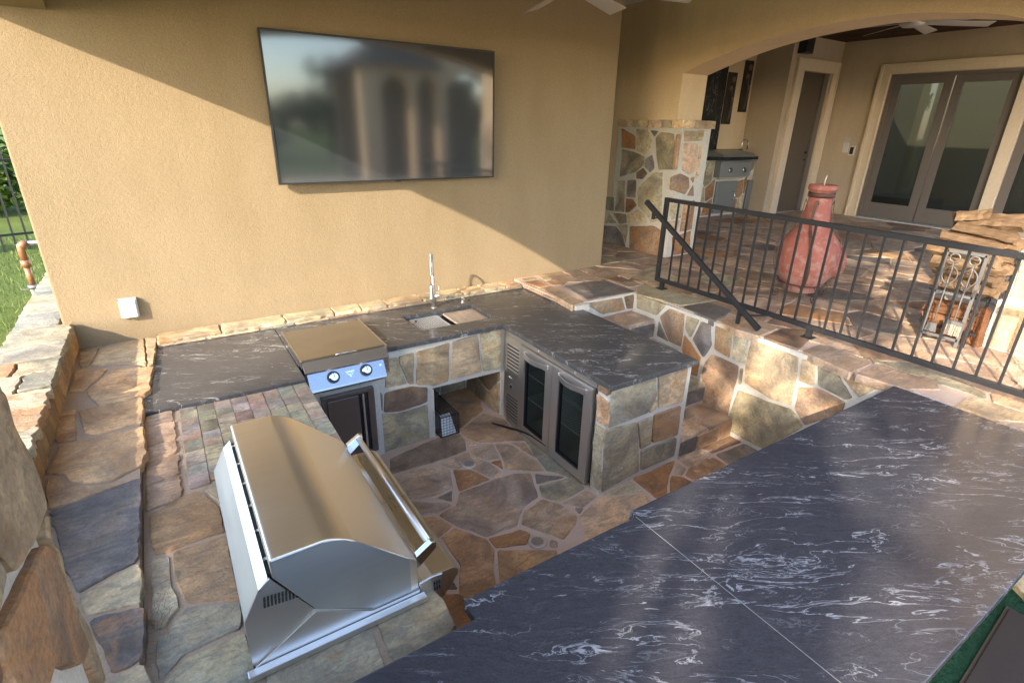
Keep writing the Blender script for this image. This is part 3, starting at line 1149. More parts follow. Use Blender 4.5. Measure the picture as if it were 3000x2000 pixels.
# ------------------------------------------------------------------ grill island (left run)
isl = empty('grill_island', (.15, 2.4, 0), 'left stone island topped with flagstones carrying the big steel grill', 'counter')
MB().box(-.325, .585, .95, 3.49, 0, .912).go('island_core', M['mortar_l'], isl, center=False)
IZ = FR(2, .90, 1)
DF = lambda pts: fr((600, 1150), 1.844, pts)
for px, kk, ru in (
        (LC([(622, 860), (770, 780), (835, 760), (925, 835), (940, 935), (700, 1015), (640, 1035), (620, 950)]), 'B', .25),
        (LC([(840, 752), (960, 700), (980, 860), (935, 835)]), 'G', .2),
        (LC([(715, 1022), (945, 945), (1010, 1220), (770, 1228), (730, 1150)]), 'B', .0),
        (LC([(628, 1050), (705, 1030), (722, 1150), (752, 1240), (690, 1340), (632, 1330)]), 'G', .3),
        (LC([(695, 1352), (770, 1248), (1005, 1228), (1020, 1330), (760, 1455), (655, 1570), (640, 1400)]), 'G', .05),
        (LC([(770, 1462), (1025, 1342), (1070, 1480), (1110, 1700), (640, 1700), (665, 1570)]), 'G', .05),
        (DF([(315, 1485), (560, 1340), (875, 1205), (985, 1470), (850, 1700), (340, 1700)]), 'G', .12),
        (DF([(905, 1190), (1240, 1050), (1290, 1110), (1365, 1240), (1200, 1500), (1000, 1440)]), 'G', .15)):
    stone(traced(px, 2, .92), IZ, isl, M['stone'], col(kk, ru), .006, .035, .007, .020, .03)
# narrow strip of rough stones by the ledge
ys_ = [2.5, 2.72, 2.93, 3.10, 3.33, 3.49]
for i in range(5):
    stone([(-.322, ys_[i] + .01), (-.165, ys_[i] + .03), (-.165, ys_[i + 1] + .03 if i < 4 else 3.49), (-.322, ys_[i + 1] + .01 if i < 4 else 3.49)], IZ, isl, M['stone'], col('N', .35), .008, .022, .010, .022, .03)
# small driftwood-like tiles
tl = mat_stone('split_face_tile', 1.2, .7)
xt = [-.14 + .0935 * i for i in range(9)]
for i in range(8):
    y = 2.57 + random.uniform(0, .06)
    while y < 3.485:
        d = min(random.uniform(.07, .15), 3.487 - y)
        if d > .02:
            c_ = random.choice([(.36, .315, .255), (.39, .34, .275), (.345, .30, .245), (.41, .36, .29), (.37, .31, .24)])
            stone([(xt[i], y), (xt[i + 1], y), (xt[i + 1], y + d), (xt[i], y + d)], IZ, isl, tl, (*[q * random.uniform(.9, 1.1) for q in c_], random.uniform(.15, .5)), .003, .03, .0015, random.uniform(.016, .021), .02, 'tile', 0, .0012)
        y += d
    # rest of the row under the grill
# a few twigs on the seam
nd = MB()
for i in range(38):
    x, y = -.285 + random.gauss(0, .02), 1.80 + random.gauss(0, .10)
    a = random.gauss(1.4, .5)
    L = random.uniform(.03, .08)
    nd.tube([(x, y, .925 + random.random() * .02), (x + L / 2 * math.cos(a), y + L / 2 * math.sin(a), .94), (x + L * math.cos(a + .4), y + L * math.sin(a + .4), .928)], .0008, 4)
for i in range(30):
    x, y = -.165 + random.gauss(0, .015), random.uniform(2.6, 3.45)
    a = random.gauss(1.4, .7)
    L = random.uniform(.03, .09)
    nd.tube([(x, y, .925), (x + L / 2 * math.cos(a), y + L / 2 * math.sin(a), .945), (x + L * math.cos(a + .5), y + L * math.sin(a + .5), .926)], .0009, 4)
tag(nd.go('pine_needles', plain('dry_needles', (.25, .15, .08), .8)), 'dry pine needles and twigs caught along the ledge seam', 'debris', None, 'stuff')

# ------------------------------------------------------------------ kitchen counter (L-shaped) with granite tops
kc = empty('kitchen_counter', (1.8, 3.8, 0), 'L-shaped stone kitchen counter with polished granite top along the wall', 'counter')
core = MB()
core.box(-.325, .585, 3.50, 4.785, 0, .895)
core.box(.585, .625, 3.735, 4.785, 0, .895)
core.box(.625, 1.19, 3.735, 4.785, 0, .78).box(1.19, 1.655, 3.772, 4.785, 0, .78)
core.box(1.28, 1.655, 3.773, 4.785, .78, .898)
core.box(1.655, 2.345, 4.45, 4.785, 0, .895)
core.box(1.655, 2.345, 3.775, 4.448, .47, .70)
core.box(1.655, 1.66, 3.775, 4.0, .70, .895)
core.box(2.79, 3.24, 2.41, 3.79, 0, .895).box(2.41, 2.79, 2.41, 2.51, 0, .895).box(2.41, 2.79, 3.50, 3.79, 0, .895).box(2.41, 2.79, 2.51, 3.50, .86, .895)
core.box(2.355, 3.135, 3.79, 4.785, 0, .895)
core.go('counter_core', M['mortar_w'], kc, center=False)
MB().box(1.66, 2.35, 3.773, 3.80, .70, .895).go('mortar_face', M['mortar_w'], kc, center=False)
MB().box(2.372, 2.41, 2.40, 2.505, 0, .895).go('mortar_edge', M['mortar_w'], kc, center=False)
# tops
xs = [-.325, .61, .628, 1.255, 1.645, 2.365, 3.215]
ys = [2.345, 3.505, 3.735, 3.95, 4.345, 4.366, 4.60]
mask = [[0] * 6 for _ in range(6)]


def M_(x0, x1, y0, y1, v):
    for j in range(6):
        for i in range(6):
            if xs[i] >= x0 - 1e-6 and xs[i + 1] <= x1 + 1e-6 and ys[j] >= y0 - 1e-6 and ys[j + 1] <= y1 + 1e-6:
                mask[j][i] = v


xs2 = [.613, .628, 1.255, 1.645, 2.342, 2.365, 3.225]
ys2 = [2.345, 3.735, 3.95, 4.345, 4.366, 4.60]


def build_mask(X, Y, fn):
    return [[1 if fn((X[i] + X[i + 1]) / 2, (Y[j] + Y[j + 1]) / 2) else 0 for i in range(len(X) - 1)] for j in range(len(Y) - 1)]


def main_top(x, y):
    if y < 3.735:
        return x > 2.342
    if .628 < x < 1.255 and y < 4.345:
        return False
    if 1.645 < x < 2.365 and 3.95 < y < 4.366:
        return False
    return True


slab('countertop', xs2, ys2, build_mask(xs2, ys2, main_top), .90, .94, M['granite_sun_lift'], kc, .004)
slab('countertop', [-.325, .608], [3.50, 4.60], [[1]], .90, .938, M['granite_sun_lift'], kc, .004)
bpy.data.objects['countertop.001']['label'] = 'dark granite top lit by the sun, its colour lightened to match, left of the griddle'
# splash ledge stones at the back
sp = [(x, None) for x in ()]
x = -.215
i = 0
MB().box(-.22, 3.11, 4.605, 4.788, .90, .968).go('splash_core', M['mortar_l'], kc, center=False)
while x < 3.08:
    d = min(random.uniform(.24, .50), 3.10 - x)
    cc = random.choice(['Y', 'N', 'G', 'Y', 'O', 'G'])
    stone([(x, 4.585), (x + d, 4.59), (x + d, 4.786), (x, 4.786)], FR(2, .968, 1), kc, M['stone'], col(cc, random.uniform(.1, .5), 1.1), .012, .035, .009, .022, .004)
    x += d
x = -.2
while x < 3.08:
    d = min(random.uniform(.18, .4), 3.10 - x)
    stone([(x, .942), (x + d, .942), (x + d, .966), (x, .966)], FR(1, 4.605, -1), kc, M['stone'], col(random.choice(['Y', 'G', 'N']), .2, 1.15), .006, .04, .003, .012, .01)
    x += d
# raised end ledge of the terrace beside the counter
for (a, b) in ((3.72, 3.98), (3.98, 4.25), (4.25, 4.56)):
    stone([(a, .945), (b, .945), (b, .975), (a, .975)], FR(0, 3.13, -1), terr, M['stone'], col(random.choice(['Y', 'N']), .3, 1.2), .01, .05, .003, .014, .01)
MB().box(3.132, 3.30, 3.715, 4.60, .85, .985).go('mortar_edge', M['mortar_w'], terr, center=False)

# under-sink wall stones (front plane y = 3.76)
UF = FR(1, 3.772, -1)
for pts, kk, ru, k in (
        ([(700, 350), (825, 318), (820, 550), (718, 567)], 'G', .45, 1.15),
        ([(540, 395), (690, 352), (712, 567), (530, 617)], 'Y', .1, .85),
        ([(335, 452), (528, 398), (522, 622), (440, 648), (332, 642)], 'Y', .3, .8),
        ([(232, 478), (322, 452), (322, 642), (290, 640), (235, 520)], 'Y', .1, .85),
        ([(155, 500), (228, 480), (235, 520), (285, 640), (155, 662)], 'G', .2, 1),
        ([(150, 690), (310, 650), (400, 656), (398, 742), (240, 798), (148, 802)], 'D', .1, 1.0),
        ([(112, 812), (230, 805), (400, 752), (414, 955), (120, 1045)], 'G', .15, .9),
        ([(108, 690), (140, 682), (142, 796), (112, 802)], 'G', .2, .9)):
    stone(traced(AF(pts), 1, 3.76), UF, kc, M['stone'], col(kk, ru, k), .006, .05, .005, .012, .01)
# thin joint frame of the knee space, its left jamb and right side stones
MB().box(1.655, 1.665, 3.762, 4.448, 0, .46).go('jamb', M['mortar_w'], kc, center=False)
for reg in ([(3.80, 0), (4.44, 0), (4.44, .46), (3.80, .46)],):
    for c in voronoi(reg, .30):
        stone(weld(c, .02), FR(0, 2.355, -1), kc, M['stone'], col('Y', .25, .8), .014, .04, .006, .014)
for c in voronoi([(1.67, 0), (2.33, 0), (2.33, .46), (1.67, .46)], .26):
    stone(weld(c, .02), FR(1, 4.448, -1), kc, M['stone'], col('G', .25, .8), .014, .05, .006, .012)
for c in voronoi([(.60, .02), (1.12, .02), (1.12, .74), (.60, .74)], .3):
    c = minus_box(c, (.70, 1.14, .06, .70))
    if len(c) > 2:
        stone(weld(c, .02), FR(1, 3.735, -1), kc, M['stone'], col('G', .25, .8), .014, .05, .005, .012)
# peninsula end face and narrow column beside the fridge
EF = FR(1, 2.405, -1)
for pts, kk, ru, k in (
        ([(1452, 665), (1712, 583), (1718, 700), (1665, 800), (1560, 845), (1435, 890)], 'G', .25, 1.05),
        ([(1726, 578), (1900, 518), (1882, 640), (1862, 745), (1726, 775)], 'Y', .35, .85),
        ([(1718, 716), (1715, 778), (1672, 808)], 'G', .1, 1.0),
        ([(1610, 857), (1693, 822), (1683, 983), (1624, 1012)], 'G', .2, .95),
        ([(1702, 816), (1858, 762), (1835, 930), (1690, 978)], 'O', .55, 1.0),
        ([(1415, 908), (1605, 858), (1617, 1138), (1398, 1260)], 'G', .15, .95),
        ([(1628, 1022), (1833, 945), (1815, 1050), (1626, 1135)], 'G', .1, .9)):
    stone(traced(AF(pts), 1, 2.393), EF, kc, M['stone'], col(kk, ru, k), .002, .05, .004, .012, .02)
CF = FR(0, 2.372, -1)
NF = lambda pts: fr((1420, 960), 3.135, pts)
for pts, kk, ru, k in (
        ([(1035, 490), (1150, 545), (1125, 635), (1035, 580)], 'D', .2, 1.1),
        ([(1030, 600), (1125, 680), (1112, 915), (1012, 850)], 'N', .5, 1.5),
        ([(1010, 875), (1100, 935), (1085, 995), (1005, 935)], 'G', .1, 1.0),
        ([(1000, 955), (1078, 1012), (1045, 1500), (965, 1440)], 'G', .2, .95)):
    stone(traced(NF(pts), 0, 2.36), CF, kc, M['stone'], col(kk, ru, k), .002, .04, .004, .012, .02)

# ------------------------------------------------------------------ retaining wall and steps
rw = empty('retaining_wall', (3.95, 2.3, 0), 'retaining wall of large multicoloured flagstones with white joints below the railing', 'wall')
MB().box(3.942, 3.973, .6, 3.77, 0, .982).box(3.23, 3.94, 3.772, 3.8, .6, .985).go('wall_core', M['mortar_w'], rw, center=False)
RF = FR(0, 3.942, -1)
for pts, kk, ru, k in (
        ([(40, 32), (262, 112), (190, 195), (35, 138)], 'G', .2, 1.15),
        ([(212, 200), (288, 142), (402, 185), (392, 330), (372, 436), (285, 395), (245, 290)], 'N', .45, .9),
        ([(205, 235), (280, 395), (190, 350)], 'S', .1, 1),
        ([(415, 195), (518, 228), (450, 365), (408, 300)], 'G', .1, 1.2),
        ([(533, 240), (603, 264), (610, 428), (545, 515), (463, 378)], 'S', .1, 1.7),
        ([(402, 340), (450, 405), (528, 520), (500, 662), (432, 640), (380, 450)], 'R', .85, 1),
        ([(637, 270), (766, 322), (748, 524), (630, 452)], 'Y', .65, .9),
        ([(782, 326), (893, 372), (868, 566), (762, 530)], 'G', .05, 1.15),
        ([(912, 378), (1270, 512), (1272, 560), (1255, 690), (1218, 882), (1050, 830), (860, 708), (867, 590), (890, 470)], 'Y', .15, .9),
        ([(614, 486), (818, 580), (798, 700), (728, 972), (545, 862), (548, 730), (530, 660), (550, 560)], 'N', .35, 1.0),
        ([(832, 592), (853, 600), (836, 726), (812, 716)], 'G', .1, 1),
        ([(1300, 525), (1402, 562), (1397, 700), (1388, 730), (1277, 702)], 'Y', .1, .8),
        ([(1423, 575), (1568, 628), (1692, 830), (1640, 840), (1422, 732)], 'G', .1, 1.1),
        ([(1597, 640), (1700, 665), (1885, 745), (1730, 825)], 'Y', .35, .9),
        ([(1272, 740), (1430, 752), (1637, 858), (1600, 950), (1322, 1038), (1245, 910)], 'N', .4, .95),
        ([(808, 760), (1050, 856), (1215, 908), (1297, 1012), (1308, 1050), (1000, 1215), (725, 1068), (722, 1010)], 'G', .1, .95),
        ([(1340, 1060), (1640, 960), (1850, 850), (2000, 900), (1700, 1500), (1040, 1240)], 'G', .2, 1)):
    stone(traced(BF(pts), 0, 3.93), RF, rw, M['stone'], col(kk, ru, k), .002, .05, .004, .012, .02)
for pts, kk, ru in ((Z1F([(860, 430), (1270, 360), (1310, 500), (1050, 555), (960, 500)]), 'Y', .5), (Z1F([(1295, 350), (1405, 325), (1410, 480), (1325, 495)]), 'D', .2)):
    stone(traced(pts, 1, 3.76), FR(1, 3.772, -1), rw, M['stone'], col(kk, ru), .002, .05, .004, .012, .02)

st = empty('stone_steps', (3.6, 3.1, 0), 'flagstone steps climbing between the granite peninsula and the retaining wall', 'steps')
core = MB()
sy = [2.40, 2.735, 3.08, 3.42, 3.77]
for i in range(4):
    core.box(3.245, 3.938, sy[i] + .012, 3.771, .2 * i, .2 * (i + 1) - .018)
core.go('step_core', M['mortar_p'], st, center=False)
for i in range(4):
    z = .2 * (i + 1)
    y0, y1 = sy[i], sy[i + 1]
    if i == 0:
        cells = [[(3.25, y0), (3.60, y0), (3.52, y1), (3.25, y1)], [(3.60, y0), (3.93, y0), (3.93, y1), (3.66, y1), (3.52, y0 + .2)]]
        kks = ['T', 'N']
    elif i == 3:
        cells = [[(3.25, y0), (3.93, y0), (3.93, y1), (3.25, y1)]]
        kks = ['T']
    else:
        m = 3.5 + .15 * i
        cells = [[(3.25, y0), (m, y0), (m - .05, y1), (3.25, y1)], [(m, y0), (3.93, y0), (3.93, y1), (m - .05, y1)]]
        kks = ['G', 'G']
    for c, kk in zip(cells, kks):
        stone(c, FR(2, z - .018, 1), st, M['stone_wet'], col(kk, .1, 1.1), .016, .05, .005, .018, .02, 'tread_stone')
    xr = [3.25, 3.47, 3.75, 3.93] if i == 0 else ([3.25, 3.62, 3.93] if i == 1 else [3.25, 3.60, 3.93])
    for k in range(len(xr) - 1):
        kk = ('S', 'O', 'O')[k] if i == 0 else ('S' if (i + k) % 2 == 0 or k == 1 else 'D')
        stone([(xr[k], z - .185), (xr[k + 1], z - .185), (xr[k + 1], z - .03), (xr[k], z - .03)], FR(1, y0 + .012, -1), st, M['stone'], col(kk, .2), .014, .05, .004, .012, .02, 'riser_stone')

# ------------------------------------------------------------------ bar counter in front
bar = empty('bar_counter', (2.2, .8, 0), 'long dark granite bar counter with white veins in the foreground', 'counter')
MB().box(.66, 3.93, .62, 1.05, 0, .955).box(-.36, .66, .62, 1.0, 0, .955).go('bar_base', M['mortar_l'], bar, center=False)
slab('countertop', [-.345, .64, 1.480], [.25, 1.172, 1.262], [[1, 1], [0, 1]], .962, 1.01, M['granite'], bar, .005)
slab('countertop', [1.4825, 3.895], [.25, 1.268, 1.30], [[1], [1]], .962, 1.01, M['granite'], bar, .005)
MB().box(1.4802, 1.4823, .252, 1.262, .965, 1.0085).go('seam', plain('seam_filler', (.26, .25, .24), .7), bar, center=False)

dk0 = MB().box(-8, 12, -5.4, -.55, -.02, .22)  # out of view; added as a pale surface bouncing light into the shade
tag(dk0.go('deck', plain('pale_deck', (.60, .50, .38), .9), center=False), 'unseen pale paved deck behind the camera, added to bounce sunlight', None, None, 'structure')
tf = MB().box(1.5, 7.0, -.55, .61, -.01, .24)
tag(tf.go('turf', M['turf'], center=False), 'dark green artificial turf below the near edge of the bar', None, None, 'structure')
tb = MB().bar((2.62, .30, .262), (3.25, .56, .262), .30, .036)
bn = empty('outdoor_mat', (3, .4, .25), 'dark brown doormat on the green turf under the bar edge', 'mat')
MB().prism([(2.45, -.35), (3.38, -.35), (3.38, .318), (2.60, .268)], 2, .242, .262).go('mat_pile', M['brown'], bn, .004)
MB().prism([(2.43, -.37), (3.40, -.37), (3.40, .334), (2.58, .282)], 2, .241, .250).go('mat_border', plain('mat_border', (.10, .075, .05), .9), bn, .003)
es = empty('stepping_stone', (3.5, .4, .25), 'single pale stepping stone edging the turf at the right border', 'stone')
stone([(3.50, .27), (3.80, .20), (3.85, .42), (3.62, .40)], FR(2, .24, 1), es, M['stone'], col('G', .2), .0, .04, .01, .04, .02, 'stone_slab')

# ================================================================== OBJECTS
# television
tv = empty('television', (1.82, 4.70, 2.6), 'huge flat black television mounted flat on the tan wall', 'television')
x0, x1, z0, z1 = .823, 2.80, 2.083, 3.175
yf = 4.70
MB().box(x0 + .14, x1 - .14, 4.745, 4.79, z0 - .03 + .09, z1 - .12).go('back_housing', M['blackplastic'], tv, .012)
MB().box(x0, x1, yf + .006, 4.746, z0, z1).go('panel_back', M['blackplastic'], tv, .004)
MB().box(x0 + .012, x1 - .012, yf + .001, yf + .0055, z0 + .014, z1 - .012).go('screen', M['screen'], tv)
f = MB()
f.box(x0 - .002, x0 + .011, yf - .004, yf + .03, z0, z1).box(x1 - .011, x1 + .002, yf - .004, yf + .03, z0, z1)
f.box(x0 + .011, x1 - .011, yf - .004, yf + .03, z1 - .012, z1 + .002).box(x0 + .011, x1 - .011, yf - .004, yf + .03, z0, z0 + .014)
f.go('bezel', M['black'], tv)
MB().box(1.79, 1.84, yf - .005, yf + .02, z0 - .007, z0 - .001).go('sensor', M['blackplastic'], tv)

# vent cover
v = empty('vent_cover', (-.35, 4.79, 1.2), 'small square white vent cover low on the tan wall', 'vent cover')
MB().prism([(-.408, 1.150), (-.292, 1.150), (-.288, 1.30), (-.404, 1.30)], 1, 4.79, 4.765).go('back_plate', M['white'], v, .003)
MB().prism([(-.400, 1.158), (-.300, 1.158), (-.297, 1.292), (-.397, 1.292)], 1, 4.765, 4.738).go('hood', M['white'], v, .008)
for q in ((-.402, 1.296), (-.292, 1.296), (-.295, 1.154), (-.404, 1.154)):
    MB().tube([(q[0], 4.766, q[1]), (q[0], 4.760, q[1])], .004, 8).go('screw', M['chrome'], v)

# griddle -----------------------------------------------------------
gr = empty('griddle', (.94, 3.95, .94), 'built-in steel griddle with flat weathered lid and two knobs', 'griddle')
MB().box(.636, 1.246, 3.63, 4.335, .785, .925).go('body', M['steel_x'], gr, .003)
lid = MB().prism([(3.668, .948), (3.672, .978), (3.70, .986), (4.325, .990), (4.335, .982), (4.335, .93), (3.70, .93)], 0, .625, 1.243)
lid.go('lid', M['steel_old'], gr, .004)
lip = MB().prism([(3.665, .980), (3.66, .975), (3.604, .925), (3.607, .912), (3.62, .912), (3.668, .952)], 0, .628, 1.240)
lip.go('lid_lip', M['steel_old'], gr, .002)
for s_ in (.618, 1.241):
    MB().box(s_, s_ + .010, 3.66, 4.335, .935, .996).go('lid_side', M['steel_x'], gr, .002)
MB().tube([(.865, 3.672, .984), (.862, 3.652, 1.003), (.866, 3.645, 1.008), (1.015, 3.645, 1.008), (1.02, 3.652, 1.003), (1.018, 3.672, .984)], .004, 8).go('handle', M['chrome'], gr)
pan = MB().prism([(3.625, .915), (3.563, .802), (3.556, .785), (3.63, .785), (3.66, .80), (3.66, .915)], 0, .640, 1.200)
pan.go('control_panel', mat_steel('panel_steel', (.30, .32, .36), .26, 0), gr, .003)
pn = Vector((0, -.113, .062)).normalized()      # outward normal of the sloping panel
pn = Vector((0, -(.915 - .802), (3.625 - 3.563) * 1.0)).normalized()
pu = Vector((0, .062, .113)).normalized()


def pp(x, k, off=0.0):
    base = Vector((x, 3.563, .802)) + Vector((0, .062, .113)) * k
    return base + pn * off


for x in (.815, 1.055):
    o = MB()
    o.tube([pp(x, .5, 0), pp(x, .5, .008)], [.046, .045], 28)
    kb = o.go('bezel', M['blackplastic'], gr)
    o = MB().tube([pp(x, .5, .008), pp(x, .5, .014), pp(x, .5, .034), pp(x, .5, .037)], [.034, .033, .029, .026], 28)
    k_ = o.go('knob', M['chrome'], gr)
    a = pp(x, .5, .038)
    m = MB().bar(a - pu * .004, a + pu * .026, .004, .003, tuple(pn)).go('pointer', M['blackplastic'], gr)
em = MB()
for s_, zz in ((1.0, .001), ):
    a, b_, c_ = pp(.905, .66, zz), pp(.972, .66, zz), pp(.938, .30, zz)
    a2, b2, c2 = [q + pn * .003 for q in (a, b_, c_)]
    em.add([a, b_, c_, a2, b2, c2], [(0, 1, 2), (3, 4, 5), (0, 1, 4, 3), (1, 2, 5, 4), (2, 0, 3, 5)])
em.go('emblem', M['chrome'], gr)
em = MB()
for (u1, k1), (u2, k2) in (((.916, .62), (.930, .50)), ((.930, .50), (.936, .60)), ((.936, .60), (.944, .46)), ((.944, .46), (.962, .62)), ((.930, .45), (.946, .40))):
    em.bar(pp(u1, k1, .0055), pp(u2, k2, .0055), .004, .002, tuple(pn))
em.go('emblem_mark', plain('emblem_blue', (.03, .05, .09), .4), gr)
MB().tube([pp(1.165, .62, 0), pp(1.165, .62, .006)], [.011, .009], 16).go('igniter', M['chrome'], gr)
MB().box(.672, 1.185, 3.60, 3.70, .752, .784).go('drip_tray', M['steel_x'], gr, .003)
MB().box(.664, 1.19, 3.585, 3.60, .765, .772).go('tray_edge', M['black'], gr)

ad = empty('access_door', (.92, 3.7, .35), 'dark steel access door below the griddle', 'cabinet door')
X0, X1, Z0, Z1 = .735, 1.130, .085, .655
f = MB().box(X0, X0 + .03, 3.690, 3.735, Z0, Z1).box(X1 - .05, X1, 3.690, 3.735, Z0, Z1).box(X0 + .03, X1 - .05, 3.690, 3.735, Z1 - .03, Z1).box(X0 + .03, X1 - .05, 3.690, 3.735, Z0, Z0 + .03)
f.go('frame', M['steel_dark'], ad, .002)
MB().box(X0 + .034, X1 - .125, 3.683, 3.72, Z0 + .035, Z1 - .035).go('door_leaf', M['steel_dark'], ad, .003)
MB().box(X1 - .122, X1 - .100, 3.71, 3.73, Z0 + .035, Z1 - .035).go('handle_recess', M['dark'], ad)
MB().box(X1 - .098, X1 - .082, 3.681, 3.72, Z0 + .035, Z1 - .035).go('handle', M['steel_z'], ad, .003)
MB().box(X1 - .080, X1 - .052, 3.70, 3.73, Z0 + .035, Z1 - .035).go('edge_strip', M['dark'], ad)

# main grill -----------------------------------------------------------
bg_ = empty('barbecue_grill', (.27, 1.88, .92), 'large stainless hooded barbecue grill built into the left island', 'grill')
Y0, Y1 = 1.43, 2.335
lidp = [(.074, 1.270), (.074, 1.338), (.10, 1.341), (.225, 1.340), (.262, 1.333), (.30, 1.318), (.344, 1.290), (.541, 1.105), (.543, .972), (.372, .970), (.183, 1.075)]
def _rnd(p, q, r, n_=5):
    p, q, r = Vector(p), Vector(q), Vector(r)
    return [tuple(p * (1 - k / n_) ** 2 + q * 2 * (k / n_) * (1 - k / n_) + r * (k / n_) ** 2) for k in range(n_ + 1)]


lidp = [(.074, 1.270), (.074, 1.330)] + _rnd((.074, 1.332), (.075, 1.3405), (.085, 1.3405), 3) + _rnd((.225, 1.3405), (.268, 1.340), (.325, 1.299), 8) + _rnd((.53, 1.115), (.542, 1.104), (.542, 1.088), 3) + lidp[8:]
hs = MB().prism(lidp, 1, Y0 - .001, Y1)
hd = hs.go('hood', mat_steel('hood_steel', (.95, .90, .81), .34, 0, .0), bg_, .004)
side = MB().prism([(.078, 1.272), (.078, 1.333), (.225, 1.335), (.262, 1.327), (.30, 1.312), (.342, 1.284), (.512, 1.125), (.512, .975), (.372, .975), (.186, 1.078)], 1, Y0 - .004, Y0 - .0015)
side.go('hood_side', mat_steel('side_steel', (.66, .69, .72), .38, 0, .15), bg_)
# base: sloping back shell and end panels
MB().prism([(-.027, .945), (-.023, 1.134), (.031, 1.239), (.062, 1.268), (.062, 1.235), (.0, 1.13), (.0, .945)], 1, Y0 + .0065, Y1 + .0).go('back_panel', mat_steel('pale_steel', (.72, .74, .75), .42, 1, .1), bg_, .002)
MB().prism([(-.027, .945), (-.023, 1.134), (.031, 1.239), (.066, 1.266), (.181, 1.072), (.366, .966), (.545, .966), (.545, .945)], 1, Y0 + .012, Y0 + .004).go('end_panel', M['steel'], bg_, .001)
MB().prism([(-.02, .945), (.18, 1.068), (.366, .963), (.545, .963), (.545, .945)], 1, Y0 + .003, Y0 - .004).go('end_skirt', M['steel'], bg_, .001)
MB().prism([(-.0, .945), (.0, 1.10), (.18, 1.07), (.37, .965), (.545, .965), (.545, .945)], 1, Y0 + .013, Y1 - .002).go('firebox', M['steel_dark'], bg_)
MB().box(-.045, .56, Y0 - .035, Y0 - .006, .925, .948).go('base_flange', M['steel'], bg_, .003)
MB().box(-.029, .56, Y1 + .003, Y1 + .02, .925, .948).go('rear_flange', M['steel'], bg_, .003)
sl_ = MB()
for r_ in range(2):
    for k in range(13):
        a = .040 + k * .0105 + r_ * -.002
        z = 1.205 - r_ * .022 - k * .0012
        sl_.prism([(a, z), (a + .006, z), (a + .004, z - .018), (a - .002, z - .018)], 1, Y0 + .0035, Y0 + .0005)
sl_.go('vent_slots', M['dark'], bg_)
MB().box(.060, .074, Y0 + .03, Y1 - .02, 1.20, 1.262).go('rear_gap', M['dark'], bg_)
for k in range(6):
    MB().box(.062, .074, Y0 + .085 + k * .15, Y0 + .098 + k * .15, 1.262, 1.272).go('hinge_tab', M['chrome'], bg_)
# control panel at the front
cp = MB().prism([(.548, .985), (.60, .992), (.692, .985), (.712, .967), (.712, .945), (.648, .862), (.60, .862), (.548, .93)], 1, Y0 + .008, Y1 + .03)
cp.go('control_panel', mat_steel('front_steel', (.82, .78, .70), .28, 1), bg_, .003)
MB().prism([(.550, .978), (.60, .985), (.642, .980), (.642, .868), (.60, .866), (.550, .93)], 1, Y0 + .0075, Y0 + .0045).go('panel_end', M['steel'], bg_)
sv = MB()
for k in range(3):
    for j in range(2):
        sv.box(.604 + k * .010, .610 + k * .010, Y0 + .001, Y0 + .004, .918 + j * .024, .937 + j * .024)
sv.go('panel_slots', M['dark'], bg_)
hy0, hy1 = Y0 + .03, Y1 - .03
MB().tube([(.607, hy0 + .01, 1.118), (.607, hy1 - .01, 1.118)], .0135, 20).go('handle', M['steel'], bg_)
for yy, s_ in ((hy0, -1), (hy1, 1)):
    m = MB().prism([(.541, 1.045), (.556, 1.045), (.628, 1.105), (.626, 1.135), (.610, 1.140), (.545, 1.100)], 1, yy - .013, yy + .013)
    m.go('handle_bracket', M['chrome'], bg_, .004)

# faucet ---------------------------------------------------------------
fa = empty('faucet', (2.0, 4.45, .94), 'tall spring-necked steel kitchen faucet beside the sink', 'faucet')
bx, by = 2.005, 4.45
MB().tube([(bx, by, .94), (bx, by, .946)], .030, 24).go('base_ring', M['steel_z'], fa)
MB().tube([(bx, by, .946), (bx, by, 1.10), (bx - .002, by - .001, 1.13), (bx - .003, by - .001, 1.24), (bx - .003, by - .001, 1.26)], [.022, .022, .0165, .0155, .011], 20).go('body', M['steel_z'], fa)
arcp = [Vector((bx - .003, by, 1.24))]
tip = Vector((1.905, 4.27, 0))
for k in range(0, 25):
    a = math.pi * k / 24
    r_ = .5 * (1 - math.cos(a))
    p = Vector((bx - .003, by, 0)).lerp(tip, r_)
    arcp.append(Vector((p.x, p.y, 1.375 + .095 * math.sin(a))))
arcp.append(Vector((tip.x, tip.y, 1.22)))
MB().tube(arcp, .0055, 10).go('hose', M['steel_z'], fa)
# spring coil
sp = MB()
pts = []
L = [0]
for i in range(1, len(arcp)):
    L.append(L[-1] + (arcp[i] - arcp[i - 1]).length)
turns = 46
tot = L[-1] * .86
N_ = turns * 7
prevu = None
for k in range(N_ + 1):
    s_ = tot * k / N_
    i = max(j for j in range(len(L)) if L[j] <= s_ + 1e-9)
    i = min(i, len(L) - 2)
    p = arcp[i].lerp(arcp[i + 1], (s_ - L[i]) / (L[i + 1] - L[i]))
    d = (arcp[i + 1] - arcp[i]).normalized()
    u = Vector((1, -.3, 0)).normalized()
    u = (u - d * u.dot(d)).normalized()
    q = d.cross(u)
    a = 2 * math.pi * turns * k / N_
    pts.append(p + (u * math.cos(a) + q * math.sin(a)) * .0115)
sp.tube(pts, .0022, 4)
sp.go('spring', M['chrome'], fa)
MB().tube([(tip.x, tip.y, 1.225), (tip.x, tip.y, 1.20), (tip.x, tip.y, 1.17), (tip.x, tip.y, 1.10), (tip.x, tip.y, 1.075)], [.012, .018, .015, .022, .023], 18).go('spray_head', M['steel_z'], fa)
MB().tube([(bx, by, 1.13), (bx - .045, by - .09, 1.16), (tip.x, tip.y, 1.195)], .005, 8).go('support_arm', M['steel_z'], fa)
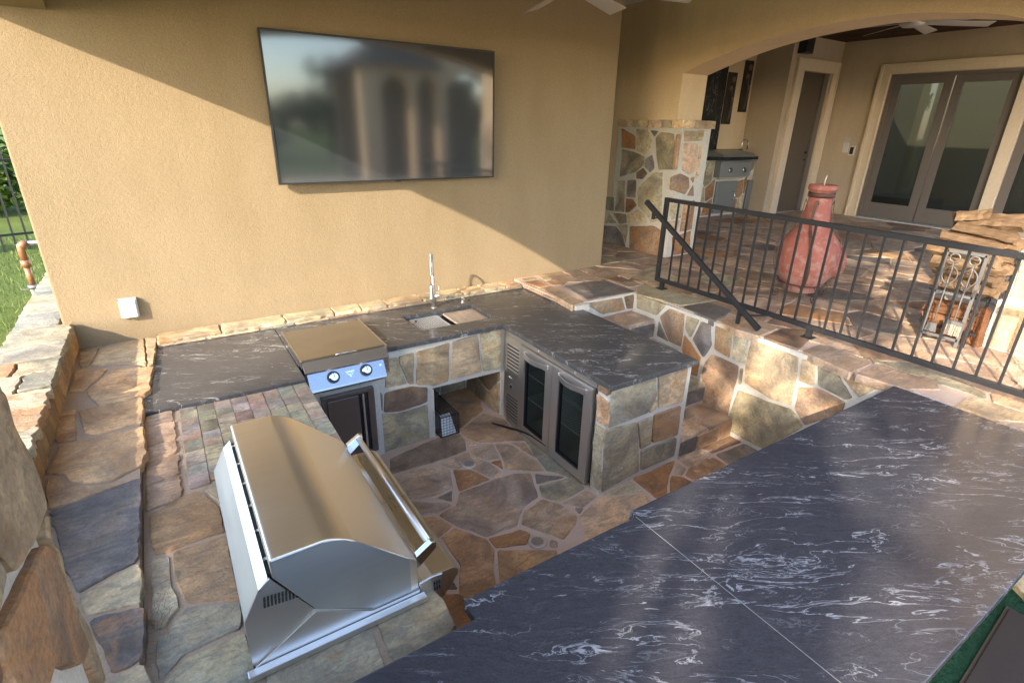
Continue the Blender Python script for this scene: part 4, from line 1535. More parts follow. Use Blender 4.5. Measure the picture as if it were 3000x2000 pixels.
MB().tube([(bx + .0, by - .005, 1.055), (bx + .045, by - .02, 1.058), (bx + .055, by - .022, 1.058)], [.014, .019, .019], 18).go('valve', M['steel_z'], fa)
MB().tube([(bx + .045, by - .02, 1.07), (bx + .047, by - .02, 1.155)], [.004, .003], 8).go('lever', M['steel_z'], fa)
sd = empty('soap_dispenser', (2.31, 4.45, .94), 'short steel soap dispenser pump right of the faucet', 'soap dispenser')
MB().tube([(2.31, 4.45, .94), (2.31, 4.45, .945), (2.31, 4.45, .946), (2.31, 4.45, .985), (2.31, 4.45, .986), (2.31, 4.45, 1.0)], [.018, .018, .011, .010, .014, .013], 18).go('pump', M['steel_z'], sd)
MB().tube([(2.31, 4.45, .995), (2.30, 4.40, .997), (2.299, 4.395, .99)], .005, 8).go('spout', M['steel_z'], sd)
hc = empty('hole_cover', (2.94, 4.45, .94), 'round flat disc cap set in the granite near the wall corner', 'cap')
MB().tube([(2.94, 4.45, .9405), (2.94, 4.45, .9475)], [.045, .042], 28).go('disc', M['granite_sun_lift'], hc)

sk = empty('sink', (2.0, 4.15, .9), 'undermount steel sink with a ledge in the granite counter', 'sink')
s = MB()
sx0, sx1, sy0, sy1 = 1.640, 2.370, 3.945, 4.371
s.box(sx0 - .01, sx0, sy0, sy1, .70, .90).box(sx1, sx1 + .01, sy0, sy1, .70, .90).box(sx0, sx1, sy0 - .01, sy0, .70, .90).box(sx0, sx1, sy1, sy1 + .01, .70, .90).box(sx0, sx1, sy0, sy1, .70, .706)
s.go('basin', M['steel_x'], sk)
MB().box(sx0, sx1, sy0, sy0 + .012, .872, .878).box(sx0, sx1, sy1 - .012, sy1, .872, .878).go('inner_ledge', M['steel_x'], sk)
sg = empty('sink_grid', (1.86, 4.15, .88), 'square steel drying grid laid over the left of the sink', 'grid')
m = MB()
gx0, gx1, gy0, gy1 = 1.665, 1.985, 3.965, 4.355
for k in range(15):
    x = gx0 + (gx1 - gx0) * k / 14
    m.bar((x, gy0, .892), (x, gy1, .892), .0062)
M['wire'] = plain('polished_wire', (.72, .70, .66), .45, .35, .03)
wires = m.go('grid_wires', M['wire'], sg)
m = MB()
for k in range(9):
    y = gy0 + (gy1 - gy0) * k / 8
    m.bar((gx0, y, .886), (gx1, y, .886), .005)
m.go('cross_wires', M['wire'], sg)
m = MB()
m.bar((gx0, gy0, .890), (gx1, gy0, .890), .009).bar((gx0, gy1, .890), (gx1, gy1, .890), .009).bar((gx0, gy0, .890), (gx0, gy1, .890), .009).bar((gx1, gy0, .890), (gx1, gy1, .890), .009)
m.go('grid_frame', M['wire'], sg)
cb = empty('cutting_board', (2.2, 4.15, .9), 'pale wooden cutting board covering the right of the sink', 'cutting board')
MB().box(2.050, 2.358, 3.957, 4.358, .882, .902).go('board', M['board'], cb, .004)
m = MB()
m.box(2.068, 2.073, 3.98, 4.34, .9022, .9026).box(2.335, 2.340, 3.98, 4.34, .9022, .9026).box(2.073, 2.335, 4.335, 4.340, .9022, .9026).box(2.073, 2.335, 3.98, 3.985, .9022, .9026)
m.go('juice_groove', plain('groove', (.30, .22, .15), .8), cb)
m = MB()
for k in range(26):
    x, y = random.uniform(2.12, 2.30), random.uniform(4.05, 4.28)
    m.bar((x, y, .9024), (x + .03, y + random.uniform(-.008, .012), .9024), .0016, .0006)
m.go('knife_marks', plain('knife_marks', (.28, .20, .15), .8), cb)
cr = empty('drain_strainer', (1.72, 4.30, .9), 'round perforated strainer cup lying in the corner of the sink grid', 'strainer')
MB().tube([(1.715, 4.30, .896), (1.715, 4.30, .900)], .042, 28).go('strainer_rim', M['chrome'], cr)
MB().tube([(1.715, 4.30, .9005), (1.715, 4.30, .903)], .028, 24).go('strainer_cup', M['board'], cr)

# beverage fridge -------------------------------------------------------
fg = empty('beverage_fridge', (2.4, 3.1, 0), 'stainless two-door beverage fridge with louvred left panel', 'fridge')
xf = 2.362
MB().box(xf + .022, 2.405, 2.513, 2.530, .02, .86).box(xf + .022, 2.405, 3.482, 3.742, .02, .86).go('body_front', M['blackplastic'], fg)
inner = MB()
inner.box(2.385, 2.80, 2.50, 2.52, .02, .86)
MB().box(xf, xf + .022, 2.515, 3.745, .845, .885).go('top_strip', M['steel'], fg, .002)
# louvre panel
MB().box(xf + .010, xf + .02, 3.48, 3.745, .02, .84).go('louvre_back', M['dark'], fg)
MB().box(xf, xf + .01, 3.715, 3.745, .02, .843).box(xf, xf + .01, 3.478, 3.500, .02, .843).box(xf, xf + .01, 3.50, 3.715, .785, .843).box(xf, xf + .01, 3.50, 3.715, .295, .515).box(xf, xf + .01, 3.50, 3.715, .02, .035).go('louvre_panel', M['steel_z'], fg, .001)
for k in range(8):
    z = .515 + k * .034
    MB().prism([(xf - .001, z + .016), (xf + .004, z + .030), (xf + .009, z + .030), (xf + .004, z + .016)], 1, 3.501, 3.714).go('louvre', M['steel_z'], fg)
for k in range(8):
    z = .037 + k * .0325
    MB().prism([(xf - .001, z + .012), (xf + .004, z + .026), (xf + .009, z + .026), (xf + .004, z + .012)], 1, 3.501, 3.714).go('louvre', M['steel_z'], fg)
MB().box(xf - .003, xf, 3.603, 3.655, .350, .400).go('display', plain('display_frame', (.45, .45, .45), .35, .8), fg, .001)
MB().box(xf - .0045, xf - .0031, 3.612, 3.646, .362, .388).go('display_screen', plain('display_dark', (.01, .015, .02), .2), fg)
# script-like maker's mark as raised strokes
m = MB()
lg_pts = [(0, .012), (.006, .020), (.012, .010), (.016, .002), (.022, .014), (.026, .006), (.032, .016), (.036, .004), (.042, .014), (.050, .008), (.056, .020), (.060, .004), (.066, .010)]
for (a, b_), (c_, d_) in zip(lg_pts[:-1], lg_pts[1:]):
    m.bar((xf - .002, 3.668 - a, .445 + b_), (xf - .002, 3.668 - c_, .445 + d_), .0035, .003)
m.go('maker_mark', M['chrome'], fg)
doors = [(3.005, 3.472), (2.530, 2.999)]
glass = mat_glass('fridge_glass', (.012, .014, .016), .80, .05)
for (a, b) in doors:
    z0, z1 = .022, .838
    gy0, gy1, gz0, gz1 = a + .085, b - .085, .095, .750
    d = MB()
    d.box(xf - .028, xf + .012, a, gy0, z0, z1).box(xf - .028, xf + .012, gy1, b, z0, z1).box(xf - .028, xf + .012, gy0, gy1, z0, gz0).box(xf - .028, xf + .012, gy0, gy1, gz1, z1)
    dd = d.go('door', M['steel_z'], fg, .002)
    gk = MB()
    e = .012
    gk.box(xf - .018, xf + .010, gy0, gy0 + e, gz0, gz1).box(xf - .018, xf + .010, gy1 - e, gy1, gz0, gz1).box(xf - .018, xf + .010, gy0 + e, gy1 - e, gz0, gz0 + e).box(xf - .018, xf + .010, gy0 + e, gy1 - e, gz1 - e, gz1)
    sub(dd, gk.go('gasket', M['blackplastic'], fg))
    sub(dd, MB().box(xf - .004, xf - .001, gy0 + e, gy1 - e, gz0 + e, gz1 - e).go('glass_pane', glass, fg))
    # bowed handle
    hp = MB()
    n_ = 14
    vs = []
    yy0, yy1 = a + .055, b - .085
    for k in range(n_ + 1):
        t_ = k / n_
        yv = yy0 + (yy1 - yy0) * t_
        bow = .045 * math.sin(math.pi * t_) ** .8 + .004
        zc = .795
        hh = .020
        vs += [(xf - .028 - bow, yv, zc - hh), (xf - .028 - bow, yv, zc + hh), (xf - .028 - bow - .007, yv, zc + hh), (xf - .028 - bow - .007, yv, zc - hh)]
    fs = []
    for k in range(n_):
        for j in range(4):
            fs.append((k * 4 + j, k * 4 + (j + 1) % 4, k * 4 + 4 + (j + 1) % 4, k * 4 + 4 + j))
    fs += [(0, 1, 2, 3), (n_ * 4 + 3, n_ * 4 + 2, n_ * 4 + 1, n_ * 4)]
    hp.add(vs, fs)
    hp.box(xf - .036, xf - .027, yy0 - .004, yy0 + .012, .779, .811).box(xf - .036, xf - .027, yy1 - .012, yy1 + .004, .779, .811)
    sub(dd, hp.go('handle', mat_steel('handle_steel', (.92, .93, .95), .30, 1, .0), fg))
    ct = (a + b) / 2
    MB().tube([(xf - .001, ct, .865), (xf - .006, ct, .865)], .010, 16).go('lock', M['chrome'], fg)
# interior
cav = MB()
cav.box(2.74, 2.76, 2.54, 3.475, .03, .845).box(2.39, 2.74, 2.535, 2.545, .03, .845).box(2.39, 2.74, 3.47, 3.48, .03, .845).box(2.39, 2.74, 2.545, 3.47, .03, .04).box(2.39, 2.74, 2.545, 3.47, .835, .845)
cav.go('cabinet_liner', plain('liner', (.30, .30, .28), .5), fg)
for z in (.33, .56):
    m = MB()
    for k in range(30):
        y = 2.56 + k * .0305
        m.bar((2.42, y, z), (2.72, y, z), .003)
    m.bar((2.415, 2.55, z), (2.415, 3.46, z), .006)
    m.bar((2.72, 2.55, z), (2.72, 3.46, z), .006)
    m.go('wire_shelf', plain('shelf_wire', (.6, .62, .6), .4, .3, .03), fg)
for yy in (2.60, 3.0, 3.36):
    MB().box(2.725, 2.738, yy, yy + .012, .06, .82).go('shelf_rail', M['chrome'], fg)
MB().tube([(2.39, 2.56, .02), (2.39, 2.56, .001)], .014, 12).go('foot', M['blackplastic'], fg)
for o_ in list(kc.children):
    pass

# carve: the counter core behind the fridge is kept clear
cd_ = empty('loose_gasket', (2.3, 3.5, 0), 'loose black rubber door gasket strip lying on the floor in front of the fridge', 'rubber strip')
MB().tube([(2.205, 3.69, .008), (2.24, 3.62, .012), (2.27, 3.52, .03), (2.30, 3.42, .05), (2.325, 3.34, .055), (2.335, 3.25, .07), (2.336, 3.12, .082), (2.338, 3.03, .086)], [.010, .011, .011, .010, .009, .008, .007, .006], 8).go('strip', M['blackplastic'], cd_)

# drains
for k, (x, y, lab) in enumerate(((1.718, 3.239, 'round floor drain grate nearer the cage trap'), (1.69, 2.233, 'round floor drain grate beside the bar edge'))):
    dr = empty('floor_drain', (x, y, .01), lab, 'drain', 'floor drains')
    MB().lathe([(.040, .004), (.0525, .0045), (.0605, .003), (.0615, -.02)], 32, (x, y, .009)).go('rim', plain('drain_rim', (.52, .44, .38), .4, .4), dr)
    MB().tube([(x, y, .004), (x, y, .0075)], .0415, 28).go('pit', M['dark'], dr)
    m = MB()
    for i in range(-4, 5):
        w_ = math.sqrt(.0016 - min(.00155, (i * .0093) ** 2))
        m.bar((x + i * .0093, y - w_, .0125), (x + i * .0093, y + w_, .0125), .0038, .002)
        m.bar((x - w_, y + i * .0093, .0125), (x + w_, y + i * .0093, .0125), .0038, .002)
    m.go('grate', plain('drain_rim', (.52, .44, .38), .4, .4), dr)

# wire cage trap
ca = empty('cage_trap', (1.78, 3.9, 0), 'small black wire cage trap with a white tray inside the knee space', 'cage')
cx0, cx1, cy0, cy1, cz1 = 1.690, 1.865, 3.70, 4.20, .205
m = MB()
wr = .0028
for k in range(7):
    x = cx0 + (cx1 - cx0) * k / 6
    for y in (cy0, cy1):
        m.bar((x, y, .01), (x, y, cz1), wr)
    m.bar((x, cy0, cz1), (x, cy1, cz1), wr)
for k in range(8):
    z = .01 + (cz1 - .01) * k / 7
    for y in (cy0, cy1):
        m.bar((cx0, y, z), (cx1, y, z), wr)
    for x in (cx0, cx1):
        m.bar((x, cy0, z), (x, cy1, z), wr)
for k in range(20):
    y = cy0 + (cy1 - cy0) * k / 19
    for x in (cx0, cx1):
        m.bar((x, y, .01), (x, y, cz1), wr)
    m.bar((cx0, y, cz1), (cx1, y, cz1), wr)
o = m.go('wire_mesh', M['black'], ca)
o['kind'] = 'stuff'
m = MB()
for x in (cx0, cx1):
    m.bar((x, cy0, .01), (x, cy0, cz1), .007)
    m.bar((x, cy0, cz1), (x, cy1, cz1), .006)
    m.bar((x, cy0, .012), (x, cy1, .012), .007)
m.bar((cx0, cy0, cz1), (cx1, cy0, cz1), .007).bar((cx0, cy0, .012), (cx1, cy0, .012), .007)
m.go('cage_frame', M['black'], ca)
MB().add([(cx0 + .02, cy0 + .01, .012), (cx1 - .02, cy0 + .01, .012), (cx1 - .03, cy0 + .12, .165), (cx0 + .05, cy0 + .12, .165), (cx0 + .02, cy0 + .014, .010), (cx1 - .02, cy0 + .014, .010), (cx1 - .03, cy0 + .125, .163), (cx0 + .05, cy0 + .125, .163)],
         [(0, 1, 2, 3), (7, 6, 5, 4), (0, 1, 5, 4), (2, 3, 7, 6), (1, 2, 6, 5), (3, 0, 4, 7)]).go('trap_door', plain('galvanised', (.55, .57, .56), .45, .3), ca)
MB().box(cx0 + .02, cx1 - .02, 3.85, 4.1, .014, .018).go('tray', M['white'], ca)
MB().tube([(1.76, 3.80, .215), (1.78, 3.78, .235), (1.81, 3.80, .232), (1.83, 3.82, .215)], .004, 8).go('handle', M['black'], ca)

# pipe under the sink
pt = empty('sink_drain_pipe', (1.72, 4.3, .4), 'chrome drain trap pipe hanging under the sink in the knee space', 'pipe')
MB().tube([(1.70, 4.05, .47), (1.70, 4.05, .36), (1.70, 4.06, .32), (1.71, 4.12, .30), (1.72, 4.20, .33), (1.73, 4.44, .34)], .016, 12).go('pipe_run', M['chrome'], pt)

# railing --------------------------------------------------------------
XR = 4.27
rl = empty('iron_railing', (XR, 2, 1), 'black iron railing of square bars along the terrace edge', 'railing')
RT, RB = 1.905, 1.09
YA, YB = 3.775, -.6
MB().bar((XR, YA + .019, RT), (XR, YB, RT), .040, .038).go('top_rail', M['rail'], rl, .003)
MB().bar((XR, YA + .019, RB), (XR, YB, RB), .040, .038).go('bottom_rail', M['rail'], rl, .003)
MB().bar((XR, YA, RB + .019), (XR, YA, RT - .019), .038, .040).go('end_post', M['rail'], rl, .003)
bar_me = MB().box(-.0075, .0075, -.0075, .0075, RB + .018 - 1, RT - .018 - 1).mesh('baluster')
for k in range(33):
    y = 3.622 - .1245 * k
    if y < YB + .05:
        break
    link('baluster', bar_me, M['rail'], rl, (0, y - 2, 0))
for y in (3.70, 2.11, .45):
    MB().bar((XR, y, 1.0), (XR, y, RB - .019), .038).go('foot_post', M['rail'], rl)
    MB().box(XR - .045, XR + .045, y - .045, y + .045, 1.001, 1.009).go('base_plate', M['rail'], rl, .002)
hr = empty('handrail', (4.0, 3.1, 1.4), 'sloping black iron handrail beside the stone steps', 'handrail')
h0, h1 = Vector((4.02, 3.815, 1.895)), Vector((4.02, 2.395, 1.022))
rr = MB().bar(h0, h1, .034, .044).go('rail_tube', M['rail'], hr, .003)
dv = (h1 - h0).normalized()
upv = Vector((-1, 0, 0)).cross(dv) * 1
MB().bar(h1 + dv * .0005 - dv * .002, h1 + dv * .001, .024, .032).go('tube_end', M['dark'], hr)
MB().bar((4.02, 3.70, 1.745), (XR - .02, 3.775, 1.745), .012, .012).go('bracket', M['rail'], hr)
MB().bar((4.02, 3.70, 1.74), (4.02, 3.70, 1.80), .026, .026).go('bracket_block', M['rail'], hr)
MB().bar((4.02, 2.60, 1.085), (XR - .02, 2.46, 1.085), .012, .012).go('bracket', M['rail'], hr)
MB().bar((4.02, 2.60, 1.01), (4.02, 2.60, 1.13), .026, .026).go('bracket_block', M['rail'], hr)

# stone pillars --------------------------------------------------------
p2 = empty('stone_pillar', (5.7, 5.2, 1), 'chest-high multicoloured stone pillar with cap under the left foot of the patio arch', 'pillar')
MB().box(5.43, 5.955, 4.705, 5.80, .99, 2.58).box(5.43, 5.455, 5.80, 7.0, .99, 1.60).go('mortar_core', M['mortar_w'], p2, center=False)
HF = lambda pts: fr((1750, 300), 3.135, pts)
PF = FR(0, 5.432, -1)
for pts, kk, ru, k in (
        ([(222, 235), (345, 310), (345, 432), (220, 415)], 'R', .7, 1),
        ([(355, 240), (470, 250), (500, 330), (495, 420), (430, 480), (358, 445)], 'G', .35, 1.2),
        ([(480, 255), (562, 262), (520, 318)], 'S', .1, 1.3),
        ([(535, 320), (580, 270), (700, 290), (715, 400), (700, 620), (560, 620), (540, 480)], 'G', .15, 1.0),
        ([(225, 425), (350, 460), (435, 495), (430, 575), (350, 640), (200, 690)], 'G', .05, 1.1),
        ([(440, 520), (500, 480), (520, 560), (520, 610), (480, 645), (430, 590)], 'S', .1, 1.5),
        ([(355, 645), (420, 600), (455, 650), (415, 710), (355, 700)], 'D', .2, 1),
        ([(190, 715), (262, 710), (245, 1010), (160, 995)], 'G', .1, 1.1),
        ([(275, 710), (355, 712), (355, 875), (265, 870)], 'S', .3, 1.4),
        ([(260, 880), (325, 885), (360, 945), (290, 1010), (255, 1010)], 'R', .8, .9),
        ([(365, 790), (520, 640), (600, 645), (590, 900), (600, 1080), (490, 1105), (440, 1030), (370, 950)], 'G', .2, 1.35),
        ([(275, 1035), (370, 975), (450, 1060), (450, 1110), (275, 1105)], 'G', .1, 1.15),
        ([(295, 1135), (520, 1135), (592, 1180), (560, 1418), (290, 1350)], 'N', .75, .8),
        ([(140, 1010), (270, 1025), (265, 1110), (200, 1115)], 'G', .3, .9),
        ([(185, 1125), (285, 1120), (262, 1300), (235, 1215)], 'G', .2, 1),
        ([(70, 1110), (110, 1010), (180, 1110)], 'G', .1, .9),
        ([(55, 1130), (170, 1135), (230, 1215), (258, 1345), (45, 1300)], 'S', .1, 1.5),
        ([(75, 865), (155, 870), (150, 1000), (68, 985)], 'G', .2, .8)):
    stone(traced(HF(pts), 0, 5.42), PF, p2, M['stone'], col(kk, ru, k), .002, .06, .005, .012, .02)
QF = FR(1, 4.707, -1)
for pts, kk, ru, k in (
        ([(800, 262), (990, 255), (965, 355), (800, 360)], 'Y', .1, .85),
        ([(790, 375), (930, 372), (920, 640), (845, 670), (780, 620)], 'T', .05, 1.5),
        ([(740, 300), (770, 290), (765, 385), (735, 620), (710, 620)], 'O', .3, 1.2),
        ([(690, 690), (760, 650), (845, 690), (850, 780), (810, 850), (680, 800)], 'N', .6, 1),
        ([(855, 700), (895, 680), (885, 745)], 'O', .5, 1),
        ([(825, 860), (885, 755), (890, 860)], 'N', .4, .7),
        ([(945, 390), (965, 400), (930, 700), (905, 700)], 'Y', .3, 1),
        ([(690, 910), (780, 905), (770, 1060), (680, 1080)], 'G', .4, 1.1),
        ([(800, 910), (900, 900), (885, 1060), (870, 1170), (760, 1190), (780, 1060)], 'O', .6, 1),
        ([(670, 1095), (760, 1080), (740, 1190), (690, 1230)], 'N', .2, 1.2),
        ([(690, 1240), (860, 1180), (850, 1380), (690, 1410)], 'R', .1, 1.0)):
    stone(traced(HF(pts), 1, 4.695), QF, p2, M['stone'], col(kk, ru, k), .002, .06, .005, .012, .02)
for a, b, kk in ((5.80, 5.52, 'N'), (5.52, 5.25, 'G'), (5.25, 5.02, 'T'), (5.02, 4.86, 'G'), (4.86, 4.665, 'Y')):
    stone([(5.385, b), (5.62, b), (5.62, a), (5.385, a)], FR(2, 2.575, 1), p2, M['stone'], col(kk, .2, 1.3), .012, .05, .008, .08, .01, 'cap_stone')
for a, b in ((5.62, 5.83), (5.83, 6.0)):
    stone([(a, 4.665), (b, 4.665), (b, 5.0), (a, 5.0)], FR(2, 2.575, 1), p2, M['stone'], col('Y', .15, .95), .012, .05, .008, .08, .01, 'cap_stone')

p3 = empty('stone_pillar', (5.5, .8, 1), 'sunlit buff stone pillar at the right edge behind the firewood rack', 'pillar')
MB().box(5.40, 5.95, -.15, 1.285, .99, 2.58).box(5.335, 5.40, -.15, 1.295, .99, 1.385).go('mortar_core', M['mortar_w'], p3, center=False)
for c in voronoi([(-.1, .995), (1.29, .995), (1.29, 1.38), (-.1, 1.38)], .36):
    stone(weld(c), FR(0, 5.337, -1), p3, M['stone'], col('Y', .25, 1.1), .03, .05, .006, .012)
for c in voronoi([(-.1, 1.40), (1.27, 1.40), (1.27, 2.56), (-.1, 2.56)], .36):
    stone(weld(c), FR(0, 5.402, -1), p3, M['stone'], col('Y', .3, 1.1), .035, .05, .008, .014)

# chiminea ---------------------------------------------------------------
CX, CY = 5.33, 2.83
ch = empty('chiminea', (CX, CY, 1.0), 'tall pink-red terracotta chiminea on a scrolled iron stand', 'chiminea')
prof = [(.0, .065), (.155, .066), (.165, .075), (.168, .12), (.19, .135), (.225, .18), (.262, .25), (.286, .33), (.298, .42), (.290, .50), (.262, .575), (.215, .64), (.165, .69), (.138, .74), (.130, .80), (.122, .88), (.115, .96), (.112, 1.035), (.120, 1.045), (.132, 1.05), (.137, 1.065), (.135, 1.09), (.126, 1.10), (.10, 1.10), (.09, 1.09), (.095, .9), (.105, .75)]
body = MB().lathe(prof, 56, (0, 0, 0))
for i, v_ in enumerate(body.v):
    if v_[2] < .62:
        q = noise.noise(Vector((v_[0] * 5, v_[1] * 5, v_[2] * 5))) * .012
        r_ = math.hypot(v_[0], v_[1]) or 1
        body.v[i] = (v_[0] * (1 + q / r_), v_[1] * (1 + q / r_), v_[2])
me = body.mesh('pot')
link('pot', me, M['terracotta'], ch, (0, 0, 0)).scale = (.93, .93, 1)
# mouth: rim on the side away to the right
md = Vector((.84, -.52, 0)).normalized()
mu = Vector((0, 0, 1))
mr = md.cross(mu)
m = MB()
n_ = 40
rings = [(.20, .140, .02), (.290, .138, .0), (.302, .145, 0), (.302, .160, 0), (.285, .164, 0), (.20, .172, 0)]
vs = []
for (dist, rad, _) in rings:
    for k in range(n_):
        a = 2 * math.pi * k / n_
        vs.append(md * dist + mr * (math.cos(a) * rad) + mu * (math.sin(a) * rad * 1.12) + Vector((0, 0, .37)))
fs = []
for i in range(len(rings) - 1):
    for k in range(n_):
        fs.append((i * n_ + k, i * n_ + (k + 1) % n_, (i + 1) * n_ + (k + 1) % n_, (i + 1) * n_ + k))
m.add(vs, fs, True)
link('mouth_rim', m.mesh('mouth_rim'), M['terracotta'], ch, (0, 0, 0))
dm = MB().lathe([(.0, .0), (.134, .0)], 32, (0, 0, 0))
me = dm.mesh('mouth_hole')
o = link('mouth_hole', me, M['dark'], ch, tuple(md * .272 + Vector((0, 0, .37))))
o.rotation_euler = md.to_track_quat('Z', 'Y').to_euler()
# straps and stand
m = MB()
m.lathe([(.112, .985), (.117, .985), (.117, 1.03), (.112, 1.03)], 40)
link('neck_band', m.mesh('neck_band'), M['iron'], ch, (0, 0, 0))
sdv = Vector((-.88, -.47, 0)).normalized()
sid = Vector((-sdv.y, sdv.x, 0))


def strap(ang, wob):
    pts = []
    d = Matrix.Rotation(ang, 3, 'Z') @ sdv
    s_ = Vector((-d.y, d.x, 0))
    outer = [(r_, z) for r_, z in prof if .07 <= z <= 1.03][1:20]
    outer = [(r_ + .006, z) for r_, z in outer]
    n_ = len(outer)
    for k, (r_, z) in enumerate(outer):
        off = math.sin(k / n_ * math.pi * 2.2) * wob
        pts.append(d * r_ + s_ * off + Vector((0, 0, z)))
    mb = MB()
    for a, b_ in zip(pts[:-1], pts[1:]):
        mb.bar(a, b_, .026, .005, tuple(d))
    return mb


for ang, wob in ((.0, .035), (1.57, .02), (3.14, .02), (4.71, .02)):
    link('strap', strap(ang, wob).mesh('strap'), M['iron'], ch, (0, 0, 0))
m = MB()
ringp = [Vector((.225 * math.cos(a), .225 * math.sin(a), .155)) for a in [2 * math.pi * k / 28 for k in range(29)]]
m.tube(ringp, .006, 6)
link('stand_ring', m.mesh('stand_ring'), M['iron'], ch, (0, 0, 0))


def scroll(d, hgt=.155):
    pts = []
    for k in range(8):
        t_ = k / 7
        pts.append(d * (.225 + .055 * math.sin(t_ * math.pi * .8)) + Vector((0, 0, hgt - t_ * (hgt - .045))))
    c = d * .245 + Vector((0, 0, .045))
    base = pts[-1]
    for k in range(1, 22):
        a = -k / 21 * math.pi * 2.6
        r_ = .042 * (1 - k / 30)
        pts.append(c + d * (r_ * math.cos(a)) + Vector((0, 0, r_ * math.sin(a) + 0)))
    return pts


for ang in (.55, 2.1, 3.7, 5.25):
    d = Matrix.Rotation(ang, 3, 'Z') @ sdv
    link('leg', MB().tube(scroll(d), .006, 6).mesh('leg'), M['iron'], ch, (0, 0, 0))
link('flue_pin', MB().tube([(0, 0, 1.07), (.01, .0, 1.17), (.02, .0, 1.185)], [.007, .007, .004], 8).mesh('flue_pin'), M['fan'], ch, (0, 0, 0))

# firewood -----------------------------------------------------------------
fr_ = empty('firewood_rack', (5.3, 1.5, 1), 'black metal firewood rack beside the sunlit pillar', 'rack')
for y in (1.36, 1.66):
    for x in (5.16, 5.38):
        MB().bar((x, y, 1.0), (x, y, 1.98 if x > 5.3 else 1.42), .018).go('upright', M['black'], fr_)
for z in (1.12, 1.40):
    for x in (5.16, 5.38):
        MB().bar((x, 1.31, z), (x, 1.70, z), .016).go('side_bar', M['black'], fr_)
    for y in (1.36, 1.66):
        MB().bar((5.15, y, z - .017), (5.39, y, z - .017), .016).go('cross_bar', M['black'], fr_)


def log_mesh(L, w_, h_, seed):
    rs = random.Random(seed)
    n_, segs = rs.choice((5, 6, 7)), 9
    base = []
    for k in range(n_):
        a = 2 * math.pi * k / n_
        r_ = rs.uniform(.80, 1.22)
        base.append((math.cos(a) * w_ / 2 * r_, math.sin(a) * h_ / 2 * r_))
    vs, fs = [], []
    for i in range(segs + 1):
        t_ = i / segs
        for k, (a, b_) in enumerate(base):
            s_ = 1 + rs.uniform(-.13, .13)
            off = rs.uniform(-.025, .025) if i in (0, segs) else 0
            vs.append((a * s_ + .012 * math.sin(t_ * 3 + seed), -L / 2 + L * t_ + off, b_ * s_))
    for i in range(segs):
        for k in range(n_):
            fs.append((i * n_ + k, i * n_ + (k + 1) % n_, (i + 1) * n_ + (k + 1) % n_, (i + 1) * n_ + k))
    fs += [tuple(range(n_))[::-1], tuple(range(segs * n_, segs * n_ + n_))]
    return MB().add(vs, fs)


logs = [  # x, y, z, len, w, h, rz, tilt, mat, label
    (5.22, 1.50, 1.460, .44, .10, .085, .05, 0, 'log', 'pale squared split log on the bottom layer of the tall stack, nearest the railing'),
    (5.33, 1.49, 1.465, .42, .11, .09, -.06, 0, 'log', 'split log on the bottom layer of the tall stack, next to the pillar'),
    (5.22, 1.51, 1.545, .42, .11, .075, -.08, .03, 'log', 'thin split log second layer up at the railing side of the stack'),
    (5.33, 1.50, 1.550, .40, .10, .085, .08, 0, 'log', 'split log second layer up at the pillar side of the stack'),
    (5.20, 1.53, 1.625, .46, .11, .08, .10, -.03, 'log', 'cracked split log third layer up at the railing side'),
    (5.32, 1.48, 1.635, .40, .12, .085, -.04, 0, 'log', 'split log third layer up at the pillar side'),
    (5.20, 1.57, 1.71, .48, .12, .085, -.12, .04, 'log', 'long bark-edged log fourth layer up sticking out toward the patio'),
    (5.32, 1.49, 1.72, .42, .12, .09, .05, 0, 'log', 'grey-ended split log fourth layer up beside the pillar'),
    (5.23, 1.54, 1.80, .44, .14, .075, .18, .08, 'log', 'ragged split log fifth layer up with torn bark'),
    (5.33, 1.47, 1.81, .40, .12, .085, -.1, 0, 'log', 'split log fifth layer up against the pillar'),
    (5.25, 1.50, 1.885, .42, .15, .085, .12, .12, 'log', 'golden wedge-shaped split log just below the top of the stack'),
    (5.30, 1.47, 1.965, .42, .16, .10, -.05, -.10, 'log', 'broad pale split log lying topmost on the stack'),
    (5.24, 1.60, 1.985, .24, .10, .07, .25, -.2, 'log', 'short split log end poking from the top of the stack toward the patio'),
    (5.20, 1.53, 1.17, .34, .08, .075, .1, 0, 'log_red', 'reddish split log low under the rack on the railing side'),
    (5.30, 1.53, 1.175, .34, .09, .08, -.1, 0, 'log_red', 'reddish split log low under the rack beside the pillar'),
    (5.21, 1.55, 1.245, .32, .09, .07, .0, 0, 'log_red', 'round-ended red log in the second low layer, railing side'),
    (5.31, 1.54, 1.25, .32, .10, .075, .15, 0, 'log_red', 'rust-coloured log in the second low layer, pillar side'),
    (5.28, 1.50, 1.055, .30, .09, .07, -.2, 0, 'log_red', 'red-brown log lying on the flagstones under the rack'),
]
for i, (x, y, z, L_, w_, h_, rz, ti, mt, lab) in enumerate(logs):
    me = log_mesh(L_ * .95, w_ * 1.16, h_ * 1.28, i * 3 + 1).mesh('log')
    o = link('log', me, M[mt], None, (x, y, z))
    o.rotation_euler = (ti, 0, rz)
    tag(o, lab, 'log', 'firewood logs in the rack')
bk = MB().add([(5.24, 1.30, 1.0), (5.32, 1.28, 1.0), (5.34, 1.31, 1.30), (5.28, 1.33, 1.33), (5.27, 1.36, 1.0), (5.34, 1.34, 1.0), (5.35, 1.36, 1.28), (5.29, 1.37, 1.31)],
              [(0, 1, 2, 3), (7, 6, 5, 4), (0, 1, 5, 4), (1, 2, 6, 5), (2, 3, 7, 6), (3, 0, 4, 7)])
tag(bk.go('log', M['log_red'], None, .004), 'jagged upright slab of orange wood leaning against the pillar foot', 'log', 'firewood logs in the rack')

